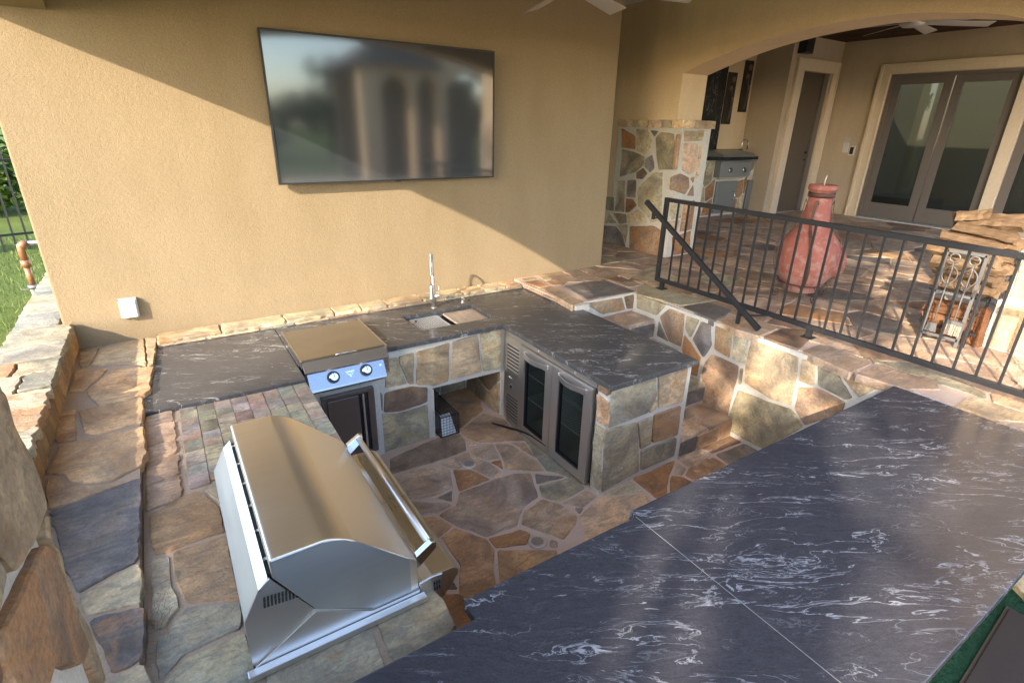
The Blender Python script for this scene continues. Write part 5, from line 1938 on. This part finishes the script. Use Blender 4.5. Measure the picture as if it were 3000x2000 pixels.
M['grey_iron'] = plain('grey_iron', (.16, .155, .15), .5, .3)
ts = empty('fireplace_tools', (5.10, 1.55, 1), 'grey iron fireplace tool stand with ringed handles in front of the logs', 'tool set')
xg = 5.09
ya, yb = 1.635, 1.385
for y in (ya, yb):
    MB().bar((xg, y, 1.0), (xg, y, 1.74), .022, .010, (1, 0, 0)).go('stand_post', M['grey_iron'], ts)
for z in (1.735, 1.41, 1.06):
    MB().bar((xg, ya, z), (xg, yb, z), .010, .022).go('cross_bar', M['grey_iron'], ts)
for c_, y in enumerate((1.565, 1.44)):
    x = xg - .03
    m = MB().tube([(x, y, 1.14), (x, y, 1.40), (x, y - .004, 1.60), (x, y, 1.66)], .0055, 8)
    m.go('tool_rod', M['grey_iron'], ts)
    ring = [Vector((x, y + .032 * math.cos(a), 1.69 + .032 * math.sin(a))) for a in [2 * math.pi * k / 20 for k in range(21)]]
    MB().tube(ring, .006, 8).go('ring_handle', M['grey_iron'], ts)
    for sg_ in (-1, 1):
        cur = []
        for k in range(26):
            t_ = k / 25
            a = t_ * math.pi * 1.9
            cur.append(Vector((x, y + sg_ * (.055 * math.sin(a) * (1 - .35 * t_)), 1.60 - .17 * t_ + .03 * math.cos(a))))
        MB().tube(cur, .0045, 6).go('scroll', M['grey_iron'], ts)
MB().bar((xg - .03, 1.50, 1.205), (xg - .03, 1.375, 1.20), .026, .03).go('brush_head', M['grey_iron'], ts)
m = MB()
for k in range(60):
    y = 1.38 + .118 * random.random()
    x = xg - .03 + random.uniform(-.014, .014)
    m.bar((x, y, 1.19), (x + random.uniform(-.006, .006), y + random.uniform(-.006, .006), 1.10), .004)
m.go('bristles', plain('bristle', (.42, .33, .25), .9), ts)
m = MB().prism([(1.54, 1.16), (1.60, 1.16), (1.61, 1.09), (1.53, 1.09)], 0, xg - .035, xg - .030)
m.go('shovel_blade', M['grey_iron'], ts)

# ceiling fans --------------------------------------------------------------
def fan(name, c, r_, ang0, label, drop, grp='eight-blade silver ceiling fans', nb=8):
    f_ = empty(name, c, label, 'ceiling fan', grp)
    link('motor', MB().lathe([(.0, -.05), (.10, -.045), (.14, -.01), (.14, .05), (.09, .08), (.03, .09)], 28).mesh('motor'), M['fan'], f_, (0, 0, 0))
    link('down_rod', MB().tube([(0, 0, .08), (0, 0, drop)], .014, 10).mesh('down_rod'), M['fan'], f_, (0, 0, 0))
    link('canopy', MB().lathe([(.0, drop - .07), (.05, drop - .06), (.07, drop)], 24).mesh('canopy'), M['fan'], f_, (0, 0, 0))
    w0, w1 = .10, .135
    bl = MB().add([(.12, -w0 / 2, .012), (.12, w0 / 2, -.012), (r_, w1 / 2, -.020), (r_, -w1 / 2, .020), (.12, -w0 / 2, .020), (.12, w0 / 2, -.004), (r_, w1 / 2, -.012), (r_, -w1 / 2, .028)],
                  [(0, 1, 2, 3), (7, 6, 5, 4), (0, 1, 5, 4), (1, 2, 6, 5), (2, 3, 7, 6), (3, 0, 4, 7)]).mesh('blade', .003)
    for k in range(nb):
        o = link('blade', bl, M['fan'], f_, (0, 0, 0))
        o.rotation_euler = (0, 0, R(ang0) + 2 * math.pi * k / nb)
    return f_


fan('ceiling_fan', (2.57, 3.30, 3.42), .92, 28.5, 'ceiling fan over the sunken kitchen with blade tips dipping into the top edge', .58)
fan('ceiling_fan', (8.45, 3.85, 3.86), .98, 10, 'ceiling fan below the dark boarded patio ceiling', .31)

# patio doors, speaker, switches ---------------------------------------------
dr = empty('panelled_door', (11, 6.4, 1), 'dark brown arched-panel door in a wide tan surround', 'door')
f = MB().box(10.25, 10.50, 6.40, 6.449, .99, 3.60).box(11.48, 11.68, 6.40, 6.449, .99, 3.60).box(10.25, 11.68, 6.40, 6.449, 3.60, 3.80)
sur = f.go('surround', M['trim'], dr, .008)
MB().box(10.25, 10.29, 6.385, 6.40, .99, 3.80).box(11.64, 11.68, 6.385, 6.40, .99, 3.80).box(10.29, 11.64, 6.385, 6.40, 3.76, 3.80).go('surround_moulding', M['trim'], dr, .004)
MB().box(10.535, 11.445, 6.50, 6.545, 1.0, 3.595).go('door_leaf', M['door'], dr, .003)
MB().box(11.30, 11.445, 6.455, 6.499, 1.0, 3.595).go('door_stop', M['bronze'], dr)
ap = [(10.66, 2.15)] + [(10.66 + .52 * k / 12, 3.12 + .20 * math.sin(math.pi * k / 12)) for k in range(13)] + [(11.18, 2.15)]
MB().prism(ap, 1, 6.499, 6.488).go('arched_panel', M['door'], dr, .010)
MB().prism([(10.66, 1.25), (11.18, 1.25), (11.18, 1.95), (10.66, 1.95)], 1, 6.499, 6.488).go('lower_panel', M['door'], dr, .010)
MB().tube([(11.25, 6.50, 2.02), (11.25, 6.45, 2.02), (11.17, 6.44, 2.02)], .014, 10).go('handle', M['black'], dr)
MB().tube([(11.25, 6.50, 2.16), (11.25, 6.47, 2.16)], .028, 14).go('deadbolt', M['black'], dr)

sd_ = empty('sliding_door', (11.7, 4, 1), 'wide bronze-framed sliding glass doors in a tan moulded surround', 'sliding door')
MB().box(11.70, 11.749, 5.47, 5.66, .99, 3.73).box(11.70, 11.749, 1.4, 5.47, 3.56, 3.73).go('surround', M['trim'], sd_, .006)
MB().box(11.68, 11.70, 5.60, 5.66, .99, 3.73).box(11.68, 11.70, 1.4, 5.60, 3.67, 3.73).box(11.69, 11.70, 5.47, 5.50, .99, 3.59).go('surround_moulding', M['trim'], sd_, .005)
MB().box(11.74, 11.90, 5.40, 5.455, 1.0, 3.55).box(11.74, 11.90, 1.5, 5.40, 3.50, 3.55).box(11.74, 11.90, 1.5, 5.40, .99, 1.03).go('outer_frame', M['bronze'], sd_)
gl = mat_glass('door_glass', (.03, .032, .028), .6, .02)
for k, (a, b, xo) in enumerate(((4.47, 5.40, 0), (3.55, 4.46, .03), (2.6, 3.35, 0))):
    d = MB().box(11.76 + xo, 11.80 + xo, a, a + .13, 1.03, 3.50).box(11.76 + xo, 11.80 + xo, b - .13, b, 1.03, 3.50).box(11.76 + xo, 11.80 + xo, a + .13, b - .13, 1.03, 1.30).box(11.76 + xo, 11.80 + xo, a + .13, b - .13, 3.38, 3.50)
    dd = d.go('door_leaf', M['bronze'], sd_, .003)
    sub(dd, MB().box(11.777 + xo, 11.783 + xo, a + .13, b - .13, 1.30, 3.38).go('pane', gl, sd_))
MB().box(11.72, 11.80, 3.36, 3.54, 1.0, 3.55).go('mullion', M['trim'], sd_, .006)
MB().box(11.60, 11.74, 1.5, 5.42, .99, 1.02).go('threshold', plain('threshold', (.45, .45, .44), .5), sd_)
rm = empty('room_interior', (14, 4, 1), 'dim olive-walled room seen through the sliding glass doors', 'room')
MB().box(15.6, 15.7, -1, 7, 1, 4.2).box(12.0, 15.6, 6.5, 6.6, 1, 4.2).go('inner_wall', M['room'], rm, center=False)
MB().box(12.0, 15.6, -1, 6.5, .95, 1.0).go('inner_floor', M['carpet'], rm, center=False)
MB().box(12.3, 13.0, 4.5, 5.6, 1.0, 1.38).go('low_bench', M['brown'], rm, .02)

spk = empty('wall_speaker', (10.35, 6.38, 4.0), 'black box speaker high on the wall above the brown door', 'speaker')
MB().box(10.22, 10.48, 6.30, 6.445, 3.86, 4.15).go('cabinet', M['blackplastic'], spk, .01)
MB().box(10.235, 10.465, 6.292, 6.299, 3.875, 4.135).go('grille', M['black'], spk)
for nm, (y, z), lab in (('light_switch', (5.97, 2.27), 'white switch plate with a dark toggle beside the sliding door surround'), ('thermostat', (5.84, 2.22), 'white wall control with black screen right of the switch plate')):
    t_ = empty(nm, (11.74, y, z), lab, nm.replace('_', ' '))
    MB().box(11.728, 11.749, y - .055, y + .055, z - .09, z + .09).go('plate', M['white'], t_, .004)
    if nm == 'thermostat':
        MB().box(11.722, 11.727, y - .032, y + .032, z - .065, z + .065).go('screen', M['blackplastic'], t_)
    else:
        MB().box(11.722, 11.727, y - .05, y + .05, z + .09, z + .20).go('keypad', M['fan'], t_)

# alcove kitchen --------------------------------------------------------------
ak = empty('patio_counter', (9.5, 7, 1), 'stone-faced patio counter with black granite top in the alcove', 'counter')
MB().box(8.3, 10.09, 6.80, 7.165, .99, 2.02).go('counter_core', M['mortar_w'], ak, center=False)
MB().box(8.3, 10.09, 6.75, 7.165, 2.022, 2.08).go('countertop', M['granite_b'], ak, .005)
MB().box(8.5, 10.09, 7.135, 7.165, 2.082, 2.20).go('upstand', M['granite_b'], ak)
for c in voronoi([(8.32, 1.0), (10.07, 1.0), (10.07, 2.02), (8.32, 2.02)], .30):
    c = minus_box(c, (8.95, 9.60, 1.02, 1.66))
    if len(c) > 2:
        c = minus_box(c, (9.92, 10.09, 1.02, 1.66))
    if len(c) > 2:
        c = minus_box(c, (8.84, 9.80, 1.70, 2.04))
    if len(c) > 2:
        stone(weld(c, .02), FR(1, 6.80, -1), ak, M['stone'], pick([(3, RUST, .6, .9), (4, GREY, .1, .4)]), .03, .08, .006, .012)
bs = MB().box(8.30, 9.285, 7.145, 7.168, 2.20, 3.64)
t_ = empty('granite_splashback', (8.8, 7.15, 2.9), 'tall black granite slab on the wall behind the patio grill', 'wall panel')
bs.go('slab', M['granite_b'], t_)
M['satin'] = plain('satin_steel', (.30, .32, .32), .36, .6, .05)
t_ = empty('patio_grill', (9.3, 6.75, 1.9), 'small steel patio grill with two knobs set in the alcove counter', 'grill')
MB().box(8.86, 9.78, 6.66, 6.795, 1.72, 1.99).go('front_panel', M['satin'], t_, .006)
MB().prism([(6.62, 2.085), (6.66, 2.14), (7.05, 2.20), (7.05, 2.085)], 0, 8.86, 9.80).go('hood', M['satin'], t_, .006)
MB().box(8.80, 9.84, 6.60, 6.74, 2.0, 2.02).go('front_lip', M['satin'], t_, .003)
for x in (9.14, 9.56):
    MB().tube([(x, 6.66, 1.85), (x, 6.63, 1.85)], [.050, .044], 20).go('knob', M['chrome'], t_)
t_ = empty('cabinet_door', (9.27, 6.78, 1.3), 'steel cabinet door under the patio grill', 'cabinet door')
MB().box(8.97, 9.59, 6.76, 6.795, 1.04, 1.64).go('frame', M['satin'], t_, .004)
MB().box(9.02, 9.50, 6.745, 6.76, 1.08, 1.60).go('door_leaf', M['satin'], t_, .006)
MB().tube([(9.47, 6.745, 1.44), (9.47, 6.70, 1.44), (9.47, 6.70, 1.28), (9.47, 6.745, 1.28)], .010, 8).go('handle', M['chrome'], t_)
t_ = empty('cabinet_door', (10, 6.78, 1.3), 'narrow steel cabinet door at the right end of the patio counter', 'cabinet door')
MB().box(9.93, 10.08, 6.76, 6.795, 1.04, 1.64).go('door_leaf', M['satin'], t_, .004)
t_ = empty('bar_faucet', (9.93, 7.0, 2.08), 'chrome gooseneck faucet on the patio counter', 'faucet')
gp = [Vector((9.88, 7.02, 2.08)), Vector((9.88, 7.02, 2.28))]
for k in range(13):
    a = math.pi * k / 12
    gp.append(Vector((9.96 - .08 * math.cos(a), 7.02 - .02 * k / 12, 2.30 + .085 * math.sin(a))))
gp.append(Vector((10.04, 7.0, 2.20)))
MB().tube(gp, .012, 10).go('spout', M['chrome'], t_)
MB().tube([(9.88, 7.02, 2.08), (9.88, 7.02, 2.14)], .022, 12).go('base', M['chrome'], t_)
for (a, b, z0, z1, lab) in ((9.325, 9.575, 2.652, 3.546, 'dark flower relief panel hung lower, next to the black granite'), (9.765, 10.008, 2.877, 3.77, 'dark flower relief panel hung higher, nearer the corner')):
    t_ = empty('wall_art', ((a + b) / 2, 7.15, (z0 + z1) / 2), lab, 'wall art', 'two narrow wall panels')
    MB().box(a, b, 7.145, 7.169, z0, z1).go('panel', M['brown'], t_, .004)
    m = MB()
    cx_ = (a + b) / 2
    m.tube([(cx_, 7.13, z0 + .05), (cx_ + .04, 7.125, z0 + .35), (cx_ - .01, 7.12, z0 + .6)], .010, 6)
    m.tube([(cx_ + .02, 7.13, z0 + .05), (cx_ + .07, 7.125, z0 + .25), (cx_ + .08, 7.12, z0 + .42)], .008, 6)
    m.go('stem', plain('art_leaf', (.10, .10, .07), .5), t_)
    for (u_, v_, rr_) in ((-.01, .62, .05), (.03, .78, .055), (.08, .44, .04)):
        pt_ = MB()
        for k in range(6):
            an = k * math.pi / 3
            pt_.lathe([(.0, .012), (rr_ * .42, .006), (rr_ * .5, 0)], 8, (rr_ * .55 * math.cos(an), rr_ * .55 * math.sin(an), 0))
        o = link('flower', pt_.mesh('flower'), plain('art_flower', (.16, .085, .05), .5), t_, (cx_ + u_ - t_.location[0], 7.142 - t_.location[1], z0 + v_ - t_.location[2]))
        o.rotation_euler = (R(90), 0, 0)

# spigot outside -------------------------------------------------------------
sp_ = empty('backflow_pipe', (-1.2, 6.9, .9), 'rusty orange outdoor water pipe with elbow at the corner of the lawn', 'pipe')
px_, py_ = -1.225, 6.9
MB().tube([(px_ - .01, py_, LAWNZ), (px_ - .01, py_, .96)], .018, 12).go('riser', M['white'], sp_)
MB().tube([(px_, py_, .95), (px_, py_, .99)], .042, 10).go('union', plain('grey_metal', (.35, .34, .33), .4, .8), sp_)
MB().tube([(px_, py_, .99), (px_, py_, 1.17)], .026, 14).go('lower_pipe', M['brass'], sp_)
MB().tube([(px_, py_, 1.17), (px_, py_, 1.24)], .040, 8).go('valve_body', M['brass'], sp_)
MB().tube([(px_, py_, 1.24), (px_, py_, 1.34), (px_ + .005, py_, 1.375), (px_ + .03, py_, 1.395), (px_ + .06, py_, 1.40)], [.030, .032, .037, .035, .027], 14).go('elbow', M['brass'], sp_)
MB().tube([(px_ + .06, py_, 1.40), (px_ + .40, py_, 1.40), (px_ + .45, py_ - .02, 1.40)], .022, 12).go('branch', plain('grey_metal', (.35, .34, .33), .4, .8), sp_)
for s_ in (-1, 1):
    MB().bar((px_ + s_ * .03, py_ - .05, .965), (px_ + s_ * .08, py_ - .06, .965), .014).go('bolt', plain('grey_metal', (.35, .34, .33), .4, .8), sp_)

# garden fence
gf = empty('garden_fence', (-2.5, 9.5, LAWNZ), 'black iron picket fence across the lawn', 'fence')
pk = MB().box(-.010, .010, -.010, .010, .0, 1.30).mesh('picket')
for k in range(34):
    x = -4.6 + .125 * k
    link('picket', pk, M['black'], gf, (x + 2.5, .33 * (x + 1.8) + 0, 0))
for z in (1.15, .22):
    a, b_ = Vector((-4.7, 9.5 + .33 * -2.9, LAWNZ + z)), Vector((-.3, 9.5 + .33 * 1.5, LAWNZ + z))
    MB().bar(a, b_, .022, .03).go('fence_rail', M['black'], gf)


# ------------------------------------------------------------------ vegetation
def leaf_cloud(mb, c, r_, n, size, rs, flat=.8, gaps=()):
    for _ in range(n):
        d = Vector((rs.gauss(0, 1), rs.gauss(0, 1), rs.gauss(0, 1) * flat))
        d.normalize()
        p = Vector(c) + Vector((d.x * r_[0], d.y * r_[1], d.z * r_[2])) * (rs.random() ** .45)
        if any(((tp - p) - SUN * (tp - p).dot(SUN)).length < rr * rs.uniform(.8, 1.25) for tp, rr in gaps):
            continue
        a = Vector((rs.gauss(0, 1), rs.gauss(0, 1), rs.gauss(0, .6))).normalized()
        b = a.cross(Vector((rs.gauss(0, 1), rs.gauss(0, 1), rs.gauss(0, 1)))).normalized()
        s_ = size * rs.uniform(.6, 1.3)
        mb.add([p - a * s_, p + b * s_ * .45, p + a * s_, p - b * s_ * .45], [(0, 1, 2, 3)])


def tree(name, base, h, crown, label, seed, mat='leaf', leaf=.10, clumps=None, n=2600, grp=None, tr=.14, gaps=()):
    rs = random.Random(seed)
    t = empty(name, base, label, 'tree', grp)
    bx_, by_, bz_ = base
    top = Vector((bx_ + crown[3], by_ + crown[4], bz_ + h - crown[2] * .6))
    mb = MB()
    mid = Vector(base).lerp(top, .5) + Vector((rs.uniform(-.15, .15), rs.uniform(-.15, .15), 0))
    mb.tube([base, mid, top], [tr, tr * .75, tr * .35], 9)
    cc = Vector((bx_ + crown[3], by_ + crown[4], bz_ + h - crown[2]))
    cl = clumps or [(cc + Vector((rs.uniform(-1, 1) * crown[0] * .65, rs.uniform(-1, 1) * crown[1] * .65, rs.uniform(-1, 1) * crown[2] * .6)), rs.uniform(.3, .5)) for _ in range(16)]
    for q, s_ in cl[:10]:
        mb.tube([mid.lerp(top, rs.uniform(0, .8)), Vector(q)], [tr * .3, tr * .08], 6)
    mb.go('trunk', M['bark'], t)
    lf = MB()
    for q, s_ in cl:
        leaf_cloud(lf, q, (crown[0] * s_, crown[1] * s_, crown[2] * s_), n // len(cl), leaf, rs, .8, gaps)
    me = bpy.data.meshes.new('crown')
    me.from_pydata(lf.v, [], lf.f)
    o = link('crown', me, M[mat], t)
    return t


def sunpt(p, y):
    """where the sun ray that reaches p crosses the plane of constant y"""
    k = (p[1] - y) / SUN.y
    return Vector((p[0] - SUN.x * k, y, p[2] - SUN.z * k))


# two shade trees to the south-west: their clumps stand in the rays that reach the shaded stone and bar
rs = random.Random(5)
YT = -4.2
GAPS = [(Vector(p_), r_) for p_, r_ in (((5.2, 1.0, 1.1), .42), ((4.8, 1.15, 1.0), .34), ((5.35, .9, 1.6), .42), ((5.3, 1.5, 1.85), .36), ((5.1, 1.55, 1.3), .22), ((4.75, 1.6, 1.0), .13))]
for px, ax_, v_, r_ in (((1650, 1640), 2, 1.01, .075), ((1740, 1660), 2, 1.01, .055), ((1800, 1780), 2, 1.01, .07), ((1960, 1880), 2, 1.01, .055), ((1930, 1900), 2, 1.01, .05), ((1930, 1500), 2, 1.01, .05), ((2060, 1530), 2, 1.01, .05),
                        ((2070, 1415), 2, 1.01, .04), ((2580, 1420), 2, 1.01, .09), ((2680, 1390), 2, 1.01, .06), ((2620, 1800), 2, 1.01, .05), ((2570, 1960), 2, 1.01, .05), ((2490, 1250), 2, 1.01, .05),
                        ((2085, 1105), 0, 3.93, .06), ((2150, 1160), 0, 3.93, .08), ((2240, 1090), 0, 3.93, .10), ((2270, 1130), 0, 3.93, .07), ((2340, 1160), 0, 3.93, .05), ((2260, 1010), 0, 3.93, .06), ((2170, 1170), 0, 3.93, .04),
                        ((2070, 1350), 2, 0.0, .08), ((2150, 1280), 2, 0.0, .06), ((1830, 1042), 2, .94, .05), ((1790, 1035), 2, .94, .04), ((1720, 850), 2, 1.0, .06), ((1750, 840), 2, 1.0, .05), ((2400, 940), 2, 1.0, .06),
                        ((2610, 830), 2, 1.0, .10), ((2570, 850), 2, 1.0, .07), ((2470, 980), 2, 1.0, .09), ((2380, 980), 2, 1.0, .05), ((1870, 970), 2, .8, .05), ((1840, 950), 2, .8, .04)):
    GAPS.append((at(px, ax_, v_), (r_ * 1.45 + .075) if v_ == 1.01 else r_ + .045))

def shade_tree(name, base, h, label, seed, samples, n, size, gaps):
    """a tree whose crown stands in the sun's way for the sampled places"""
    rs_ = random.Random(seed)
    t = empty(name, base, label, 'tree')
    lf = MB()
    cen = Vector((0, 0, 0))
    kept = []
    for _ in range(n):
        q = samples(rs_)
        p = sunpt(q[0], q[1]) + Vector((rs_.gauss(0, .05), 0, rs_.gauss(0, .05)))
        if noise.noise(Vector((p.x * .9 + seed, p.y * .9, p.z * .9))) > .42:
            continue
        if any(((tp - p) - SUN * (tp - p).dot(SUN)).length < rr * rs_.uniform(.85, 1.2) for tp, rr in gaps):
            continue
        a = Vector((rs_.gauss(0, 1), rs_.gauss(0, 1), rs_.gauss(0, .8))).normalized()
        b = a.cross(Vector((rs_.gauss(0, 1), rs_.gauss(0, 1), rs_.gauss(0, 1)))).normalized()
        s_ = size * rs_.uniform(.6, 1.3)
        lf.add([p - a * s_, p + b * s_ * .5, p + a * s_, p - b * s_ * .5], [(0, 1, 2, 3)])
        kept.append(p)
        cen += p
    cen /= max(1, len(kept))
    me = bpy.data.meshes.new('crown')
    me.from_pydata(lf.v, [], lf.f)
    link('crown', me, M['leaf'], t)
    mb = MB()
    base_v = Vector(base)
    fork = Vector((cen.x, cen.y, cen.z - h))
    mb.tube([base_v, base_v.lerp(fork, .5) + Vector((.1, -.08, 0)), fork], [.20, .17, .12], 9)
    for k in range(12):
        p = kept[rs_.randrange(len(kept))]
        mb.tube([fork, fork.lerp(p, .5) + Vector((0, 0, .12)), p], [.06, .035, .008], 6)
    mb.go('trunk', M['bark'], t)
    return t


def samp_porch(r_):
    z = r_.choice((0, .2, .94, 1.01, 1.01, 1.2, 1.6, 2.0))
    x = r_.uniform(-.3, 6.3) if z > .9 else r_.uniform(2.2, 4.2)
    y = r_.uniform(-.15, 3.5) if z < 1.1 else r_.uniform(1.6, 3.6)
    return (x, y, z), YT + r_.gauss(0, .5)


shade_tree('shade_tree', (-6.2, -4.3, 0), 2.0, 'broad leafy shade tree standing behind the camera', 11, samp_porch, 30000, .062, GAPS)
cl = []
for _ in range(15):
    x, y, z = rs.uniform(-.1, .55), rs.uniform(1.5, 3.05), rs.uniform(.8, 1.2)
    q = sunpt((x, y, z), -1.2 + rs.uniform(-.3, .3))
    cl.append((q, rs.uniform(.30, .42)))
tree('young_tree', (-5.4, -1.3, LAWNZ), 4.0, (1.0, .9, 1.0, 0, 0), 'young leafy tree on the lawn outside the left arch', 12, 'leaf', .06, cl, 5000, None, .06)

# garden plants seen through the gap on the left
tree('garden_tree', (-3.3, 12.5, LAWNZ), 4.6, (1.9, 1.6, 1.7, .3, -.5), 'spiky-leaved garden tree overhanging the black fence', 21, 'leaf2', .11, None, 5200)
for k, (x, y, s_, lab) in enumerate(((-2.6, 13.5, .9, 'dark shrub behind the fence nearest the wall edge'), (-4.2, 13.0, 1.1, 'rounded shrub behind the fence at the photo edge'), (-1.2, 15.5, 1.3, 'tall shrub far behind the fence'), (-5.6, 16, 1.6, 'large shrub at the back of the lawn'))):
    t_ = empty('shrub', (x, y, LAWNZ), lab, 'shrub', 'shrubs beyond the fence')
    lf = MB()
    r2 = random.Random(40 + k)
    leaf_cloud(lf, (x, y, LAWNZ + s_ * .75), (s_, s_, s_ * .9), 1700, .09, r2)
    me = bpy.data.meshes.new('foliage')
    me.from_pydata(lf.v, [], lf.f)
    link('foliage', me, M['leaf' if k % 2 else 'leaf2'], t_)
    MB().tube([(x, y, LAWNZ), (x, y, LAWNZ + s_ * .8)], [.05, .02], 6).go('stem', M['bark'], t_)
# grass blades near the outer wall
gb = MB()
r3 = random.Random(9)
for _ in range(5200):
    x, y = r3.uniform(-3.6, -1.06), r3.uniform(4.2, 10.5)
    h_ = r3.uniform(.03, .075)
    a = r3.uniform(0, 6.28)
    dx, dy = math.cos(a) * .006, math.sin(a) * .006
    gb.add([(x - dx, y - dy, LAWNZ - .005), (x + dx, y + dy, LAWNZ - .005), (x + r3.gauss(0, .018), y + r3.gauss(0, .018), LAWNZ + h_)], [(0, 1, 2)])
me = bpy.data.meshes.new('grass')
me.from_pydata(gb.v, [], gb.f)
tag(link('grass', me, mat_leaf('grass_blade', (.08, .12, .03), (.22, .24, .08))), 'short sunlit grass blades on the lawn', 'grass', None, 'stuff')
# far trees on the reflected side
for k in range(9):
    x = -14 + 6.2 * k
    tree('distant_tree', (x, -33 + 3 * math.sin(k * 2.1), 0), 6.0 + 1.6 * math.sin(k * 1.7), (3.9, 3.0, 2.6, 0, 0), ('%s distant dark tree mirrored in the television' % ('first second third fourth fifth sixth seventh eighth ninth'.split()[k])), 60 + k, 'leaf_far', .34, None, 1500, 'distant trees mirrored in the television', .25)

# house wing mirrored in the television
hw = empty('house_wing', (9, -9, 0), 'tan stucco house wing with three arches mirrored in the television', 'house')
mb = MB()
ops = [(6.70, 7.80, 3.55, 3.98), (7.95, 8.80, 3.60, 4.02), (9.05, 10.90, 3.62, 4.15)]
edges = [6.05] + [v_ for o_ in ops for v_ in o_[:2]] + [11.8]
for k in range(0, len(edges), 2):
    mb.box(edges[k], edges[k + 1], -9.5, -9.0, .5, 4.25)
for a, b, zs, zc in ops:
    pr = [(a + (b - a) * k / 14, zs + (zc - zs) * math.sin(math.pi * k / 14) ** .7) for k in range(15)]
    for (p0, q0), (p1, q1) in zip(pr[:-1], pr[1:]):
        mb.add([(p0, -9.0, q0), (p1, -9.0, q1), (p1, -9.0, 4.25), (p0, -9.0, 4.25), (p0, -9.5, q0), (p1, -9.5, q1), (p1, -9.5, 4.25), (p0, -9.5, 4.25)], [(0, 1, 2, 3), (7, 6, 5, 4), (0, 1, 5, 4)])
mb.box(8.82, 11.8, -9.5, -9.0, 4.25, 5.6)
mb.go('wall', M['stucco_shade_lift'], hw)
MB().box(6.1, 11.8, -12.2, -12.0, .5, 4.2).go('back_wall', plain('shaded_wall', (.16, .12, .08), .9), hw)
MB().add([(5.6, -8.6, 4.20), (8.8, -8.6, 4.20), (8.8, -13, 4.20), (5.6, -13, 4.20), (8.0, -10.8, 5.7), (8.8, -10.8, 5.7)], [(0, 1, 5, 4), (2, 3, 4, 5), (3, 0, 4), (1, 2, 5), (0, 3, 2, 1)]).go('roof', M['roof'], hw)
MB().box(8.6, 12.2, -13, -8.8, 5.6, 5.75).go('upper_roof', M['roof'], hw)
dk = MB().box(4.0, 24, -12.5, -1.21, -.02, .55)
tag(dk.go('pool_deck', plain('pale_deck', (.46, .38, .28), .9), center=False), 'tan paved deck between the bar and the house wing, mirrored in the television', None, None, 'structure')
MB_ = MB().box(-4, 3.8, -14, -5.5, 0, .03)
t_ = MB_.go('pool', plain('pool_water', (.06, .12, .17), .08, 0, .05), center=False)
tag(t_, 'blue pool water mirrored at the bottom of the television', None, None, 'structure')
